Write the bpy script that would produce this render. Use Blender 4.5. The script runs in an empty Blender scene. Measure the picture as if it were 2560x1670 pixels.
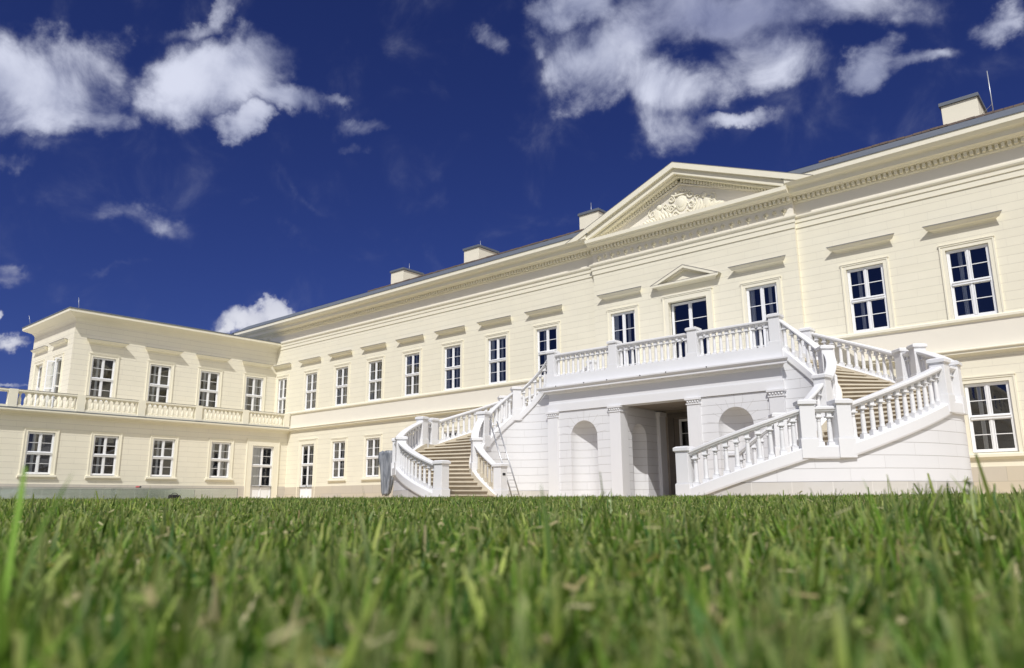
import bpy, math, random
import numpy as np
from mathutils import Vector, Matrix, Quaternion, noise
random.seed(7); rng=np.random.default_rng(7)
S=0.75                      # survey units -> metres (applied once at the end)
XM=38.2236                  # axis of the central bay
CAM=(54.63907,-32.08062,0.0)
scene=bpy.context.scene; COL=scene.collection
PI=math.pi; rad=math.radians
# ------------------------------------------------------------------ materials
def nodes_of(name):
    m=bpy.data.materials.new(name); m.use_nodes=True; nt=m.node_tree
    return m,nt,nt.nodes['Principled BSDF'],nt.nodes.new,nt.links.new
def plain(name,col,rough=.6,var=.06,scale=3,metal=0,bump=0,bscale=60,spec=.4):
    m,nt,b,N,L=nodes_of(name)
    b.inputs['Roughness'].default_value=rough; b.inputs['Metallic'].default_value=metal
    b.inputs['Specular IOR Level'].default_value=spec
    tc=N('ShaderNodeNewGeometry'); n=N('ShaderNodeTexNoise'); n.inputs['Scale'].default_value=scale; n.inputs['Detail'].default_value=8
    L(tc.outputs['Position'],n.inputs['Vector'])
    mx=N('ShaderNodeMix'); mx.data_type='RGBA'
    mx.inputs['A'].default_value=(*[c*(1-var) for c in col],1); mx.inputs['B'].default_value=(*[min(1,c*(1+var)) for c in col],1)
    L(n.outputs['Fac'],mx.inputs['Factor']); L(mx.outputs['Result'],b.inputs['Base Color'])
    if bump:
        n2=N('ShaderNodeTexNoise'); n2.inputs['Scale'].default_value=bscale; n2.inputs['Detail'].default_value=5
        L(tc.outputs['Position'],n2.inputs['Vector'])
        bp=N('ShaderNodeBump'); bp.inputs['Strength'].default_value=bump; bp.inputs['Distance'].default_value=.01
        L(n2.outputs['Fac'],bp.inputs['Height']); L(bp.outputs['Normal'],b.inputs['Normal'])
    return m
def ashlar(name,c1,c2,joint,w,h,ms=.012,off=.5,bump=.5,dirt=.0,zoff=0,rough=.75,grime=(.5,.46,.38),vw=.45):
    m,nt,b,N,L=nodes_of(name); b.inputs['Roughness'].default_value=rough; b.inputs['Specular IOR Level'].default_value=.25
    uv=N('ShaderNodeUVMap'); uv.uv_map='UVMap'
    sx=N('ShaderNodeSeparateXYZ'); L(uv.outputs['UV'],sx.inputs[0])
    def mm(op,a,b_=None,c=None):
        q=N('ShaderNodeMath'); q.operation=op
        for k,v in enumerate((a,b_,c)):
            if v is None: continue
            if isinstance(v,(int,float)): q.inputs[k].default_value=v
            else: L(v,q.inputs[k])
        return q.outputs[0]
    vv=mm('MULTIPLY_ADD',sx.outputs['Y'],1/h,zoff/h+100); row=mm('FLOOR',vv); fv=mm('SUBTRACT',vv,row)
    uu=mm('MULTIPLY_ADD',sx.outputs['X'],1/w,mm('MULTIPLY',mm('MODULO',row,2),off)); uu=mm('ADD',uu,mm('MULTIPLY',mm('SINE',mm('MULTIPLY',row,12.9)),.12)); colm=mm('FLOOR',uu); fu=mm('SUBTRACT',uu,colm)
    hl=mm('LESS_THAN',fv,ms/h); vl=mm('MULTIPLY',mm('LESS_THAN',fu,ms*.8/w),vw); ln=mm('MAXIMUM',hl,vl)
    cv=N('ShaderNodeCombineXYZ'); L(colm,cv.inputs[0]); L(row,cv.inputs[1]); wn=N('ShaderNodeTexWhiteNoise'); L(cv.outputs[0],wn.inputs['Vector'])
    c12=N('ShaderNodeMix'); c12.data_type='RGBA'; c12.inputs['A'].default_value=(*c1,1); c12.inputs['B'].default_value=(*c2,1); L(wn.outputs['Value'],c12.inputs['Factor'])
    br=N('ShaderNodeMix'); br.data_type='RGBA'; L(ln,br.inputs['Factor']); L(c12.outputs['Result'],br.inputs['A']); br.inputs['B'].default_value=(*joint,1)
    class _O: outputs={'Color':br.outputs['Result'],'Fac':ln}
    br=_O
    g=N('ShaderNodeNewGeometry'); n=N('ShaderNodeTexNoise'); n.inputs['Scale'].default_value=1.3; n.inputs['Detail'].default_value=9; n.inputs['Roughness'].default_value=.6
    L(g.outputs['Position'],n.inputs['Vector'])
    r=N('ShaderNodeMapRange'); r.inputs['From Min'].default_value=.35; r.inputs['From Max'].default_value=.75
    r.inputs['To Min'].default_value=0; r.inputs['To Max'].default_value=.10+dirt
    L(n.outputs['Fac'],r.inputs['Value'])
    mx=N('ShaderNodeMix'); mx.data_type='RGBA'; mx.inputs['B'].default_value=(*grime,1)
    L(r.outputs['Result'],mx.inputs['Factor']); L(br.outputs['Color'],mx.inputs['A']); L(mx.outputs['Result'],b.inputs['Base Color'])
    n2=N('ShaderNodeTexNoise'); n2.inputs['Scale'].default_value=45; n2.inputs['Detail'].default_value=6; L(g.outputs['Position'],n2.inputs['Vector'])
    inv=N('ShaderNodeMath'); inv.operation='MULTIPLY_ADD'; inv.inputs[1].default_value=-1; inv.inputs[2].default_value=1; L(br.outputs['Fac'],inv.inputs[0])
    ad=N('ShaderNodeMath'); ad.operation='MULTIPLY_ADD'; ad.inputs[1].default_value=.10; L(n2.outputs['Fac'],ad.inputs[0]); L(inv.outputs[0],ad.inputs[2])
    bp=N('ShaderNodeBump'); bp.inputs['Strength'].default_value=bump; bp.inputs['Distance'].default_value=.012
    L(ad.outputs[0],bp.inputs['Height']); L(bp.outputs['Normal'],b.inputs['Normal'])
    return m
MT={}
MT['ashlar']=ashlar('cream_ashlar_render',(.83,.79,.65),(.81,.77,.63),(.66,.62,.52),1.5,.3345,.015)
MT['ashlar_wing']=ashlar('cream_ashlar_wing',(.82,.78,.65),(.80,.76,.63),(.60,.56,.48),1.55,.3345,.015,vw=.6)
MT['cream']=plain('cream_render',(.80,.76,.6655),.75,.04,1.2,bump=.08,bscale=50)
MT['trim']=plain('cream_trim',(.83,.79,.65),.7,.035,2,bump=.05)
MT['plinth']=ashlar('sandstone_plinth',(.60,.53,.41),(.55,.50,.43),(.36,.32,.26),2.2,.55,.012,dirt=.25,bump=.4,vw=1)
MT['wplinth']=ashlar('pale_stone_plinth',(.60,.56,.50),(.55,.52,.46),(.38,.35,.3),1.4,.42,.012,dirt=.2,bump=.4,zoff=-.1,vw=1)
MT['white_ashlar']=ashlar('white_ashlar',(.745,.748,.765),(.725,.728,.745),(.48,.47,.46),1.9,.36,.014,dirt=.0,bump=.7,zoff=-.09,grime=(.6,.6,.62))
MT['white']=plain('white_masonry_paint',(.755,.757,.772),.6,.03,1.5,bump=.05)
MT['base_stone']=ashlar('grey_base_stone',(.62,.61,.59),(.52,.51,.50),(.70,.69,.67),1.05,.6,.03,dirt=.35,bump=.4,vw=1)
MT['step']=plain('shaded_sandstone_risers',(.34,.285,.215),.85,.25,4,bump=.25,bscale=30)  # riser stone, darker partly because riser shade is put into the colour
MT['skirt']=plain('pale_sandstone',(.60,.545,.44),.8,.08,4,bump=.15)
MT['frame']=plain('white_window_paint',(.86,.87,.89),.4,.01,2)
MT['roofmetal']=plain('grey_zinc',(.15,.17,.20),.55,.15,4,metal=.1)
MT['tile']=plain('brown_roof_tile',(.16,.12,.10),.8,.3,9,bump=.3)
MT['flash']=plain('dull_lead_flashing',(.30,.29,.28),.5,.1,5,metal=.3)
MT['rod']=plain('galvanised_rod',(.5,.52,.55),.4,.05,5,metal=.6)
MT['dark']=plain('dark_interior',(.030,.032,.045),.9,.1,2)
MT['black']=plain('black_fixture',(.02,.02,.022),.5,.1,6)
MT['joint']=plain('pale_joint',(.50,.49,.48),.9,.05,4)
MT['passage']=plain('shaded_passage_stone',(.30,.26,.22),.9,.2,3,bump=.2)  # brown stone with the passage shade put into its tone, little bounce
MT['curtain']=plain('white_curtain',(.80,.80,.79),.9,.06,3)
MT['alu']=plain('aluminium',(.55,.56,.58),.35,.05,5,metal=.7)
MT['dull']=plain('dark_wood_door',(.12,.105,.09),.6,.2,6)
MT['bag']=plain('black_nylon',(.015,.015,.017),.7,.3,14,bump=.3)
MT['pink']=plain('pink_cloth',(.55,.12,.13),.8,.2,30)
# wrapped grey sheet
m,nt,b,N,L=nodes_of('grey_crumpled_sheet'); b.inputs['Roughness'].default_value=.38; b.inputs['Specular IOR Level'].default_value=.6
g=N('ShaderNodeNewGeometry'); mp=N('ShaderNodeMapping'); mp.inputs['Scale'].default_value=(9,9,1.6); L(g.outputs['Position'],mp.inputs['Vector'])
n=N('ShaderNodeTexNoise'); n.inputs['Scale'].default_value=1; n.inputs['Detail'].default_value=6; n.inputs['Distortion'].default_value=.8; L(mp.outputs['Vector'],n.inputs['Vector'])
cr=N('ShaderNodeValToRGB'); cr.color_ramp.elements[0].position=.35; cr.color_ramp.elements[0].color=(.11,.125,.15,1); cr.color_ramp.elements[1].position=.7; cr.color_ramp.elements[1].color=(.36,.38,.42,1)
L(n.outputs['Fac'],cr.inputs['Fac']); L(cr.outputs['Color'],b.inputs['Base Color'])
bp=N('ShaderNodeBump'); bp.inputs['Strength'].default_value=.8; bp.inputs['Distance'].default_value=.05; L(n.outputs['Fac'],bp.inputs['Height']); L(bp.outputs['Normal'],b.inputs['Normal'])
MT['sheet']=m
def glass(name,tint,trans,rough=.02,glosscol=(1,1,1)):
    m=bpy.data.materials.new(name); m.use_nodes=True; nt=m.node_tree; nt.nodes.clear(); N=nt.nodes.new; L=nt.links.new
    o=N('ShaderNodeOutputMaterial'); t=N('ShaderNodeBsdfTransparent'); t.inputs['Color'].default_value=(*tint,1)
    gl=N('ShaderNodeBsdfGlossy'); gl.inputs['Roughness'].default_value=rough; gl.inputs['Color'].default_value=(*glosscol,1)
    lw=N('ShaderNodeFresnel'); lw.inputs['IOR'].default_value=1.5
    ma=N('ShaderNodeMath'); ma.operation='MULTIPLY_ADD'; ma.inputs[1].default_value=1.6; ma.inputs[2].default_value=trans; ma.use_clamp=True
    L(lw.outputs[0],ma.inputs[0]); mx=N('ShaderNodeMixShader'); L(ma.outputs[0],mx.inputs[0]); L(t.outputs[0],mx.inputs[1]); L(gl.outputs[0],mx.inputs[2]); L(mx.outputs[0],o.inputs[0])
    return m
MT['glass']=glass('window_glass',(.86,.89,.93),.05)
MT['fence_glass']=glass('green_fence_glass',(.90,.945,.93),.05)
# ------------------------------------------------------------------ mesh builder
class M:
    def __init__(s): s.v=[]; s.f=[]; s.uv=[]; s.mi=[]; s.sm=[]
    def face(s,pts,uv=None,mi=0,sm=False):
        i=len(s.v); s.v+= [tuple(p) for p in pts]; s.f.append(tuple(range(i,i+len(pts))))
        if uv is None:
            a,b_,c=Vector(pts[0]),Vector(pts[1]),Vector(pts[2]); n=(b_-a).cross(c-a)
            ax=max(range(3),key=lambda k:abs(n[k]))
            uv=[((p[1],p[2]) if ax==0 else (p[0],p[2]) if ax==1 else (p[0],p[1])) for p in pts]
        s.uv+=list(uv); s.mi.append(mi); s.sm.append(sm)
    def box(s,x0,x1,y0,y1,z0,z1,mi=0,skip=''):
        P=lambda x,y,z:(x,y,z)
        if 'f' not in skip: s.face([P(x0,y0,z0),P(x1,y0,z0),P(x1,y0,z1),P(x0,y0,z1)],mi=mi)
        if 'b' not in skip: s.face([P(x1,y1,z0),P(x0,y1,z0),P(x0,y1,z1),P(x1,y1,z1)],mi=mi)
        s.face([P(x0,y1,z0),P(x0,y0,z0),P(x0,y0,z1),P(x0,y1,z1)],mi=mi)
        s.face([P(x1,y0,z0),P(x1,y1,z0),P(x1,y1,z1),P(x1,y0,z1)],mi=mi)
        s.face([P(x0,y0,z1),P(x1,y0,z1),P(x1,y1,z1),P(x0,y1,z1)],mi=mi)
        s.face([P(x0,y1,z0),P(x1,y1,z0),P(x1,y0,z0),P(x0,y0,z0)],mi=mi)
    def prism(s,prof,u0,u1,m0=0,m1=0,mi=0,mis=None,closed=True,off=0):
        """prof: (d,z), d outward; path along x from u0 to u1; m0/m1 mitre factors"""
        n=len(prof)
        for k in range(n if closed else n-1):
            (d0,z0),(d1,z1)=prof[k],prof[(k+1)%n]
            s.face([(u0-m0*d0,-d0-off,z0),(u1+m1*d0,-d0-off,z0),(u1+m1*d1,-d1-off,z1),(u0-m0*d1,-d1-off,z1)],mi=(mis[k] if mis else mi))
        s.face([(u0-m0*d,-d-off,z) for d,z in prof][::-1],mi=mi); s.face([(u1+m1*d,-d-off,z) for d,z in prof],mi=mi)
    def lathe(s,prof,n=14,c=(0,0,0),mi=0):
        for k in range(len(prof)-1):
            (r0,z0),(r1,z1)=prof[k],prof[k+1]
            for j in range(n):
                a,b_=2*PI*j/n,2*PI*(j+1)/n
                q=[(c[0]+r0*math.cos(a),c[1]+r0*math.sin(a),c[2]+z0),(c[0]+r0*math.cos(b_),c[1]+r0*math.sin(b_),c[2]+z0),
                   (c[0]+r1*math.cos(b_),c[1]+r1*math.sin(b_),c[2]+z1),(c[0]+r1*math.cos(a),c[1]+r1*math.sin(a),c[2]+z1)]
                s.face(q,mi=mi,sm=True)
    def tube(s,p,q,r,n=8,mi=0,r2=None):
        p=Vector(p); q=Vector(q); d=(q-p).normalized(); u=d.orthogonal().normalized(); w=d.cross(u); r2=r if r2 is None else r2
        A=[p+r*(math.cos(2*PI*j/n)*u+math.sin(2*PI*j/n)*w) for j in range(n)]; B=[q+r2*(math.cos(2*PI*j/n)*u+math.sin(2*PI*j/n)*w) for j in range(n)]
        for j in range(n): s.face([A[j],A[(j+1)%n],B[(j+1)%n],B[j]],mi=mi,sm=True)
        s.face(A[::-1],mi=mi); s.face(B,mi=mi)
    def ball(s,c,r,n=8,sc=(1,1,1),mi=0):
        R=[]
        for i in range(n//2+1):
            t=PI*i/(n//2); R.append([(c[0]+r*sc[0]*math.sin(t)*math.cos(2*PI*j/n),c[1]+r*sc[1]*math.sin(t)*math.sin(2*PI*j/n),c[2]+r*sc[2]*math.cos(t)) for j in range(n)])
        for i in range(n//2):
            for j in range(n):
                s.face([R[i+1][j],R[i+1][(j+1)%n],R[i][(j+1)%n],R[i][j]],mi=mi,sm=True)
    def sweep(s,path,sec,mi=0,caps=True,usec=False):
        """path: [(pos,side)] pos Vector, side unit horizontal; sec [(w,z)] closed ccw looking along path; """
        rings=[[Vector((p[0]+sd[0]*w,p[1]+sd[1]*w,p[2]+z)) for w,z in sec] for p,sd in path]
        L=0; n=len(sec)
        for i in range(len(rings)-1):
            dl=(Vector(path[i+1][0])-Vector(path[i][0])).length
            for k in range(n):
                a,b_=rings[i][k],rings[i][(k+1)%n]; c,d=rings[i+1][(k+1)%n],rings[i+1][k]
                s.face([a,b_,c,d],uv=[(L,a.z),(L,b_.z),(L+dl,c.z),(L+dl,d.z)],mi=mi)
            L+=dl
        if caps: s.face(rings[0][::-1],mi=mi); s.face(rings[-1],mi=mi)
    def wall(s,u0,u1,z0,z1,ops,d=0,rev=.2,mi=0,rmi=None):
        us=sorted({u0,u1,*[min(max(o[0],u0),u1) for o in ops],*[min(max(o[1],u0),u1) for o in ops]}); zs=sorted({z0,z1,*[o[2] for o in ops],*[o[3] for o in ops]})
        for i in range(len(us)-1):
            for j in range(len(zs)-1):
                uc=(us[i]+us[i+1])/2; zc=(zs[j]+zs[j+1])/2
                if zs[j]<z0-1e-6 or zs[j+1]>z1+1e-6: continue
                if any(o[0]<uc<o[1] and o[2]<zc<o[3] for o in ops): continue
                s.face([(us[i],-d,zs[j]),(us[i+1],-d,zs[j]),(us[i+1],-d,zs[j+1]),(us[i],-d,zs[j+1])],mi=mi)
        rmi=mi if rmi is None else rmi
        for a,b_,c,e in ops:
            y0,y1=-d,-d+rev
            s.face([(a,y0,c),(a,y1,c),(a,y1,e),(a,y0,e)],mi=rmi); s.face([(b_,y1,c),(b_,y0,c),(b_,y0,e),(b_,y1,e)],mi=rmi)
            s.face([(a,y0,e),(a,y1,e),(b_,y1,e),(b_,y0,e)],mi=rmi); s.face([(a,y1,c),(a,y0,c),(b_,y0,c),(b_,y1,c)],mi=rmi)
    def mesh(s,name,mats):
        me=bpy.data.meshes.new(name); me.from_pydata(s.v,[],s.f)
        l=me.uv_layers.new(name='UVMap'); l.data.foreach_set('uv',np.array(s.uv,dtype=np.float32).ravel())
        me.polygons.foreach_set('material_index',s.mi); me.polygons.foreach_set('use_smooth',s.sm)
        for k in mats: me.materials.append(MT[k])
        me.update()
        if any(s.sm):
            import bmesh
            bm=bmesh.new(); bm.from_mesh(me); bmesh.ops.remove_doubles(bm,verts=bm.verts,dist=1e-5); bm.to_mesh(me); bm.free()
        return me
def put(name,me,parent=None,loc=(0,0,0),rz=0,bevel=0,scale=None,rot=None):
    o=bpy.data.objects.new(name,me); COL.objects.link(o); o.parent=parent; o.location=loc
    o.rotation_euler=rot if rot else (0,0,rz)
    if scale: o.scale=scale
    if bevel:
        b=o.modifiers.new('bevel','BEVEL'); b.width=bevel; b.segments=2; b.limit_method='ANGLE'; b.angle_limit=rad(40)
    return o
def build(name,M_,mats,parent=None,**k):
    if isinstance(mats,str): mats=[mats]
    bv=k.pop('bevel',0)
    if bv:                                                    # weld so that the bevel sees edges
        me=M_.mesh(name,mats); import bmesh
        bm=bmesh.new(); bm.from_mesh(me); bmesh.ops.remove_doubles(bm,verts=bm.verts,dist=1e-5); bm.to_mesh(me); bm.free()
    else: me=M_.mesh(name,mats)
    return put(name,me,parent,bevel=bv,**k)
def thing(name,label,cat,loc=(0,0,0),rz=0,group=None):
    o=bpy.data.objects.new(name,None); COL.objects.link(o); o.location=loc; o.rotation_euler=(0,0,rz); o.empty_display_size=.3
    return tag(o,label,cat,group)
def tag(o,label=None,cat=None,group=None,kind=None):
    if label: o['label']=label
    if cat: o['category']=cat
    if group: o['group']=group
    if kind: o['kind']=kind
    return o
# ------------------------------------------------------------------ windows
_wc={}
def win_meshes(w,h,door=False,panel=0,seed=0,style=0):
    """local: x centred, z from 0 (bottom) to h, front of frame at y=0 (going back to +y)"""
    key=(round(w,2),round(h,2),door,round(panel,2),seed,style)
    if key in _wc: return _wc[key]
    f=M(); hw=w/2; B=.075; D=.09
    f.box(-hw,-hw+B,0,D,0,h); f.box(hw-B,hw,0,D,0,h); f.box(-hw+B,hw-B,0,D,h-B,h); f.box(-hw+B,hw-B,0,D,0,B)
    tz=h*.5 if not door else (panel+(h-panel)*.52)
    f.box(-hw+B,hw-B,-.05,D,tz-.065,tz+.065)                  # transom
    f.box(-hw+B,hw-B,-.075,-.05,tz+.02,tz+.055)
    g=M()
    for z0,z1 in ((B+panel,tz-.065),(tz+.065,h-B)):
        f.box(-.04,.04,-.012,D,z0,z1)                         # mullion
        for x0,x1 in ((-hw+B,-.05),(.05,hw-B)):
            t=.035; y0,y1=.012,.075
            f.box(x0,x0+t,y0,y1,z0,z1); f.box(x1-t,x1,y0,y1,z0,z1); f.box(x0+t,x1-t,y0,y1,z1-t,z1); f.box(x0+t,x1-t,y0,y1,z0,z0+t)
            zm=(z0+z1)/2; f.box(x0+t,x1-t,.02,.06,zm-.014,zm+.014)
            g.face([(x0+t,.045,z0+t),(x1-t,.045,z0+t),(x1-t,.045,z1-t),(x0+t,.045,z1-t)])
    if panel:
        f.box(-.05,.05,-.012,D,B,B+panel)
        for x0,x1 in ((-hw+B,-.05),(.05,hw-B)):
            f.box(x0,x1,.03,.07,B,B+panel); f.box(x0+.1,x1-.1,.015,.03,B+.15,B+panel-.12)
    R=random.Random(seed*7+3); c=M()
    def strip(x0,x1,z0,z1):
        n=max(6,int((x1-x0)/.03)); pts=[(x0+(x1-x0)*i/n,.125+.025*math.sin(i*1.9+R.random())) for i in range(n+1)]
        for i in range(n): c.face([(pts[i][0],pts[i][1],z0),(pts[i+1][0],pts[i+1][1],z0),(pts[i+1][0],pts[i+1][1],z1),(pts[i][0],pts[i][1],z1)],sm=False)
    if style==0:
        a=R.uniform(.13,.19)*w; strip(-hw+.10,-hw+.10+a,0,h); strip(hw*.34,hw*.34+a*.8,0,h)
    elif style==1:
        strip(-hw+.10,-hw*.52,0,h); strip(hw*.22,hw*.48,0,h); strip(hw*.74,hw*.86,0,h*.97)
    elif style==2:
        strip(-hw*.5,-hw*.3,0,h)
    elif style==3:
        strip(-hw+.03,-.06,0,h)
    r=(f.mesh('frame',['frame']),g.mesh('pane',['glass']),c.mesh('curtain',['curtain']) if style!=9 else None)
    _wc[key]=r; return r
def window(parent,u,z0,z1,w,org=(0,0,0),rz=0,d=0,recess=.06,name='window',label=None,door=False,panel=0,seed=0,style=0,handle=False):
    fr,gl,cu=win_meshes(w,z1-z0,door,panel,seed,style)
    l=Matrix.Rotation(rz,3,'Z')@Vector((u,-d+recess,z0))+Vector(org)
    o=put(name,fr,parent,loc=l,rz=rz)
    if label: o['label']=label
    put('pane',gl,o)
    if cu: put('curtain',cu,o)
    if handle:
        h=M(); h.box(-.03,.0,-.06,-.012,1.02,1.12); h.tube((-.015,-.075,1.09),(.10,-.075,1.09),.012); build('handle',h,'black',o)
    return o
def surround(w,z0,z1,bw=.20,th=.035,head=.06,sides=True):
    """architrave round an opening, local x centred, z absolute"""
    s=M(); hw=w/2
    for a,t in ((bw,th),(bw*.42,th+.025)):
        if a==bw:
            s.box(-hw-a,-hw,-t,0,z0,z1+a); s.box(hw,hw+a,-t,0,z0,z1+a); s.box(-hw,hw,-t,0,z1,z1+a)
        else:
            s.box(-hw-bw,-hw-bw+.06,-t,-th,z0,z1+bw); s.box(hw+bw-.06,hw+bw,-t,-th,z0,z1+bw); s.box(-hw-bw+.06,hw+bw-.06,-t,-th,z1+bw-.06,z1+bw)
    s.box(-hw-bw-.03,hw+bw+.03,-th-.045,0,z1+bw+.002,z1+bw+head*.5)
    return s
HOOD=[(0,.0),(.04,.0),(.06,.04),(.11,.065),(.20,.075),(.215,.095),(.235,.13),(.275,.17),(.30,.20),(.305,.225),(.0,.25)]
def hood_mesh():
    s=M(); s.prism(HOOD,-1.02,1.02,1,1); s.prism([(-.02,.226),(.325,.226),(.325,.252),(-.02,.29)],-1.02,1.02,1,1,mi=1); return s.mesh('window_hood',['trim','flash'])
HM=hood_mesh()
def P(parent,M_,mats,name,org=(0,0,0),rz=0,**k): return build(name,M_,mats,parent,loc=org,rz=rz,**k)
# ================================================================== MAIN BUILDING
main=thing('palace','long cream two storey main palace block with central pediment behind the white curved staircase','palace',(XM,0,0))
d_=3.6898
UL=[d_*i-XM for i in range(2,9)]; UR=[7.9614+d_*i for i in range(0,4)]
AL=-35.62; AR=21.5; MB=5.35; MD=.2
hw=.70
gops=[(u-.95+.2,u+.95-.2,.05,4.1) for u in UL[:1]]
gops=[(UL[0]-.78,UL[0]+.78,.05,4.10)]+[(u-.72,u+.72,1.58,4.12) for u in UL[1:]]
grs=[(u-.72,u+.72,1.58,4.12) for u in UR]
# walls
for (a,b_,go) in ((AL,-MB,gops),(MB,AR,grs)):
    w=M(); w.wall(a,b_,1.08,5.2,[(o[0],o[1],max(o[2],1.08),o[3]) for o in go]); build('wall',w,'ashlar',main)
    pl=[o for o in go if o[2]<1]
    w=M(); w.wall(a,b_,-.4,1.08,[(o[0],o[1],.05,1.08) for o in pl],d=.04); 
    w.face([(a,-.04,1.08),(b_,-.04,1.08),(b_,0,1.08),(a,0,1.08)]); build('plinth',w,'plinth',main)
    w=M(); w.wall(a,b_,5.2,6.4,[]); build('wall',w,'cream',main)
    uo=[(u-.72,u+.72,6.6,9.33) for u in (UL if a<0 else UR)]
    if a<0: uo.append((-35.22,-34.02,5.75,9.33))
    w=M(); w.wall(a,b_,6.4,11.62,[o if o[2]>6.4 else (o[0],o[1],6.4,o[3]) for o in uo]); build('wall',w,'ashlar',main)
mo=[(-3.63-.72,-3.63+.72,5.62,9.33),(-1.0,1.0,5.62,9.33),(3.63-.72,3.63+.72,5.62,9.33)]
w=M(); w.wall(-MB,MB,5.62,11.62,mo,d=MD); 
for sx in (-1,1):
    w.face([(sx*MB,-MD,5.2),(sx*MB,0,5.2),(sx*MB,0,11.9),(sx*MB,-MD,11.9)][::sx])
build('wall',w,'ashlar',main)
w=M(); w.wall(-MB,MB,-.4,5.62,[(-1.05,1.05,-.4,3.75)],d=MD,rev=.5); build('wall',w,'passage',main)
# bands (string courses)
def band(z0,z1,prof,name,segs=((AL,-MB+.05,0,0,0),(-MB,MB,MD,1,1),(MB-.05,AR,0,0,0)),mat='trim',mi=None):
    s=M()
    for (a,b_,off,m0,m1) in segs: s.prism([(d,z) for d,z in prof],a,b_,m0,m1,off=off)
    return build(name,s,mat,main)
SB=((AL,-MB+.05,0,0,0),(MB-.05,AR,0,0,0))
band(0,0,[(0,6.40),(.05,6.42),(.10,6.47),(.10,6.56),(.06,6.60),(0,6.61)],'sill_band',SB)
band(0,0,[(0,5.14),(.05,5.16),(.09,5.2),(.20,5.23),(.20,5.31),(.26,5.34),(.26,5.38),(.0,5.44)],'string_course',SB)
band(0,0,[(0,11.62),(.04,11.62),(.04,11.86),(.075,11.865),(.075,12.03),(.12,12.06),(.15,12.12),(.15,12.19),(0,12.22)],'architrave_band',((AL-2,-MB+.05,0,0,0),(-MB,MB,MD,1,1),(MB-.05,AR,0,0,0)))
s=M()
for a,b_,off in ((AL-1.2,-MB+.03,0),(-MB-.012,MB+.012,MD),(MB-.03,AR,0)): s.prism([(-.6,12.19),(.02,12.19),(.02,12.78),(-.6,12.78)],a,b_,off=off)
build('frieze',s,'cream',main)
COR=[(-.3,12.76),(.06,12.76),(.10,12.80),(.10,13.02),(.38,13.05),(.42,13.08),(.58,13.10),(.58,13.30),(.62,13.33),(.78,13.36),(.84,13.42),(.90,13.49),(.90,13.70),(-.3,13.72)]
s=M(); ends=((-41.3+.9,-MB,0,1,0),(-MB,MB,MD,0,0),(MB,AR,0,0,0))
s.prism(COR,-40.4,-MB+.04,1,0); s.prism(COR,MB-.04,AR,0,0)
CORH=[(-.3,12.76),(.06,12.76),(.10,12.80),(.10,13.02),(.34,13.05),(.40,13.08),(.56,13.10),(.60,13.16),(.70,13.20),(.70,13.38),(-.3,13.44)]
s.prism(CORH,-MB-.02,MB+.02,0,0,off=MD); 
build('cornice',s,'trim',main)
s=M()
def dent(a,b_,off):
    n=int((b_-a)/.205)
    for i in range(n):
        x=a+(i+.25)*(b_-a)/n; s.box(x,x+.12,-.245-off,-.095-off,12.85,13.03)
dent(AL-.9,-MB,0); dent(-MB,MB,MD); dent(MB,AR,0)
build('dentil_course',s,'trim',main)
s=M(); s.prism([(.915,13.70),(.93,13.70),(.93,13.735),(-.02,14.37),(-.1,14.30),(.88,13.70)],-40.4,-5.2,1,0); s.prism([(.915,13.70),(.93,13.70),(.93,13.735),(-.02,14.37),(-.1,14.30),(.88,13.70)],5.2,AR)
s.box(-41.3,-40.9,-.9,6,13.6,13.72)
build('gutter',s,'roofmetal',main)
# roof
rf=M(); rs=.405
def rz_(y): return 14.37+rs*y
rf.face([(-31.8,0,rz_(0)),(AR,0,rz_(0)),(AR,7.5,rz_(7.5)),(-24.3,7.5,rz_(7.5))])
rf.face([(AR,15,rz_(0)),(-31.8,15,rz_(0)),(-24.3,7.5,rz_(7.5)),(AR,7.5,rz_(7.5))])
rf.face([(-31.8,15,rz_(0)),(-31.8,0,rz_(0)),(-24.3,7.5,rz_(7.5))])
rf.face([(-40.4,0,14.36),(-31.8,0,14.36),(-31.8,15,14.36),(-40.4,15,14.36)])
x=-24.6
while x<AR-.3:                                              # eaves tiles, each a little askew
    if not (-6.3<x<6.3):
        h=random.uniform(-.012,.016); t=.03
        rf.box(x,x+.30,.0,.42,14.375+h,14.375+.055+h+t)
    x+=.315
for x0 in (-24.6,):
    pass
roof=build('roof',rf,['tile'],main)
def chimney(a,y=1.2,w=1.3,dp=1.85,z0=14.2,zt=15.93,wide=False):
    s=M(); s.box(a-w/2,a+w/2,y,y+dp,z0,zt-.12); s.box(a-w/2-.07,a+w/2+.07,y-.07,y+dp+.07,zt-.12,zt+.03,mi=1)
    s.face([(a+w/2+.01,y-.02,14.78),(a+w/2+.25,y-.02,14.78),(a+w/2+.25,y+.9,15.12),(a+w/2+.01,y+.9,15.12)],mi=2)
    return build('chimney',s,['trim','roofmetal','tile'],roof,bevel=.01)
for a in (-22.9,-15.68,-6.5,11.93,19.4): chimney(a)
for a,y,z0,z1 in ((-23.0,2.4,15.9,16.7),(-16.0,2.4,15.9,16.75),(-7.0,2.2,15.9,16.9)):
    s=M(); s.tube((a,y,z0),(a,y,z1),.014,6); build('lightning_rod',s,'rod',main)
s=M(); s.tube((13.05,1.2,14.6),(13.05,1.2,16.75),.02,6); s.tube((12.6,1.6,15.15),(13.05,1.2,15.3),.012,6); build('lightning_rod',s,'rod',main)
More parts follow.
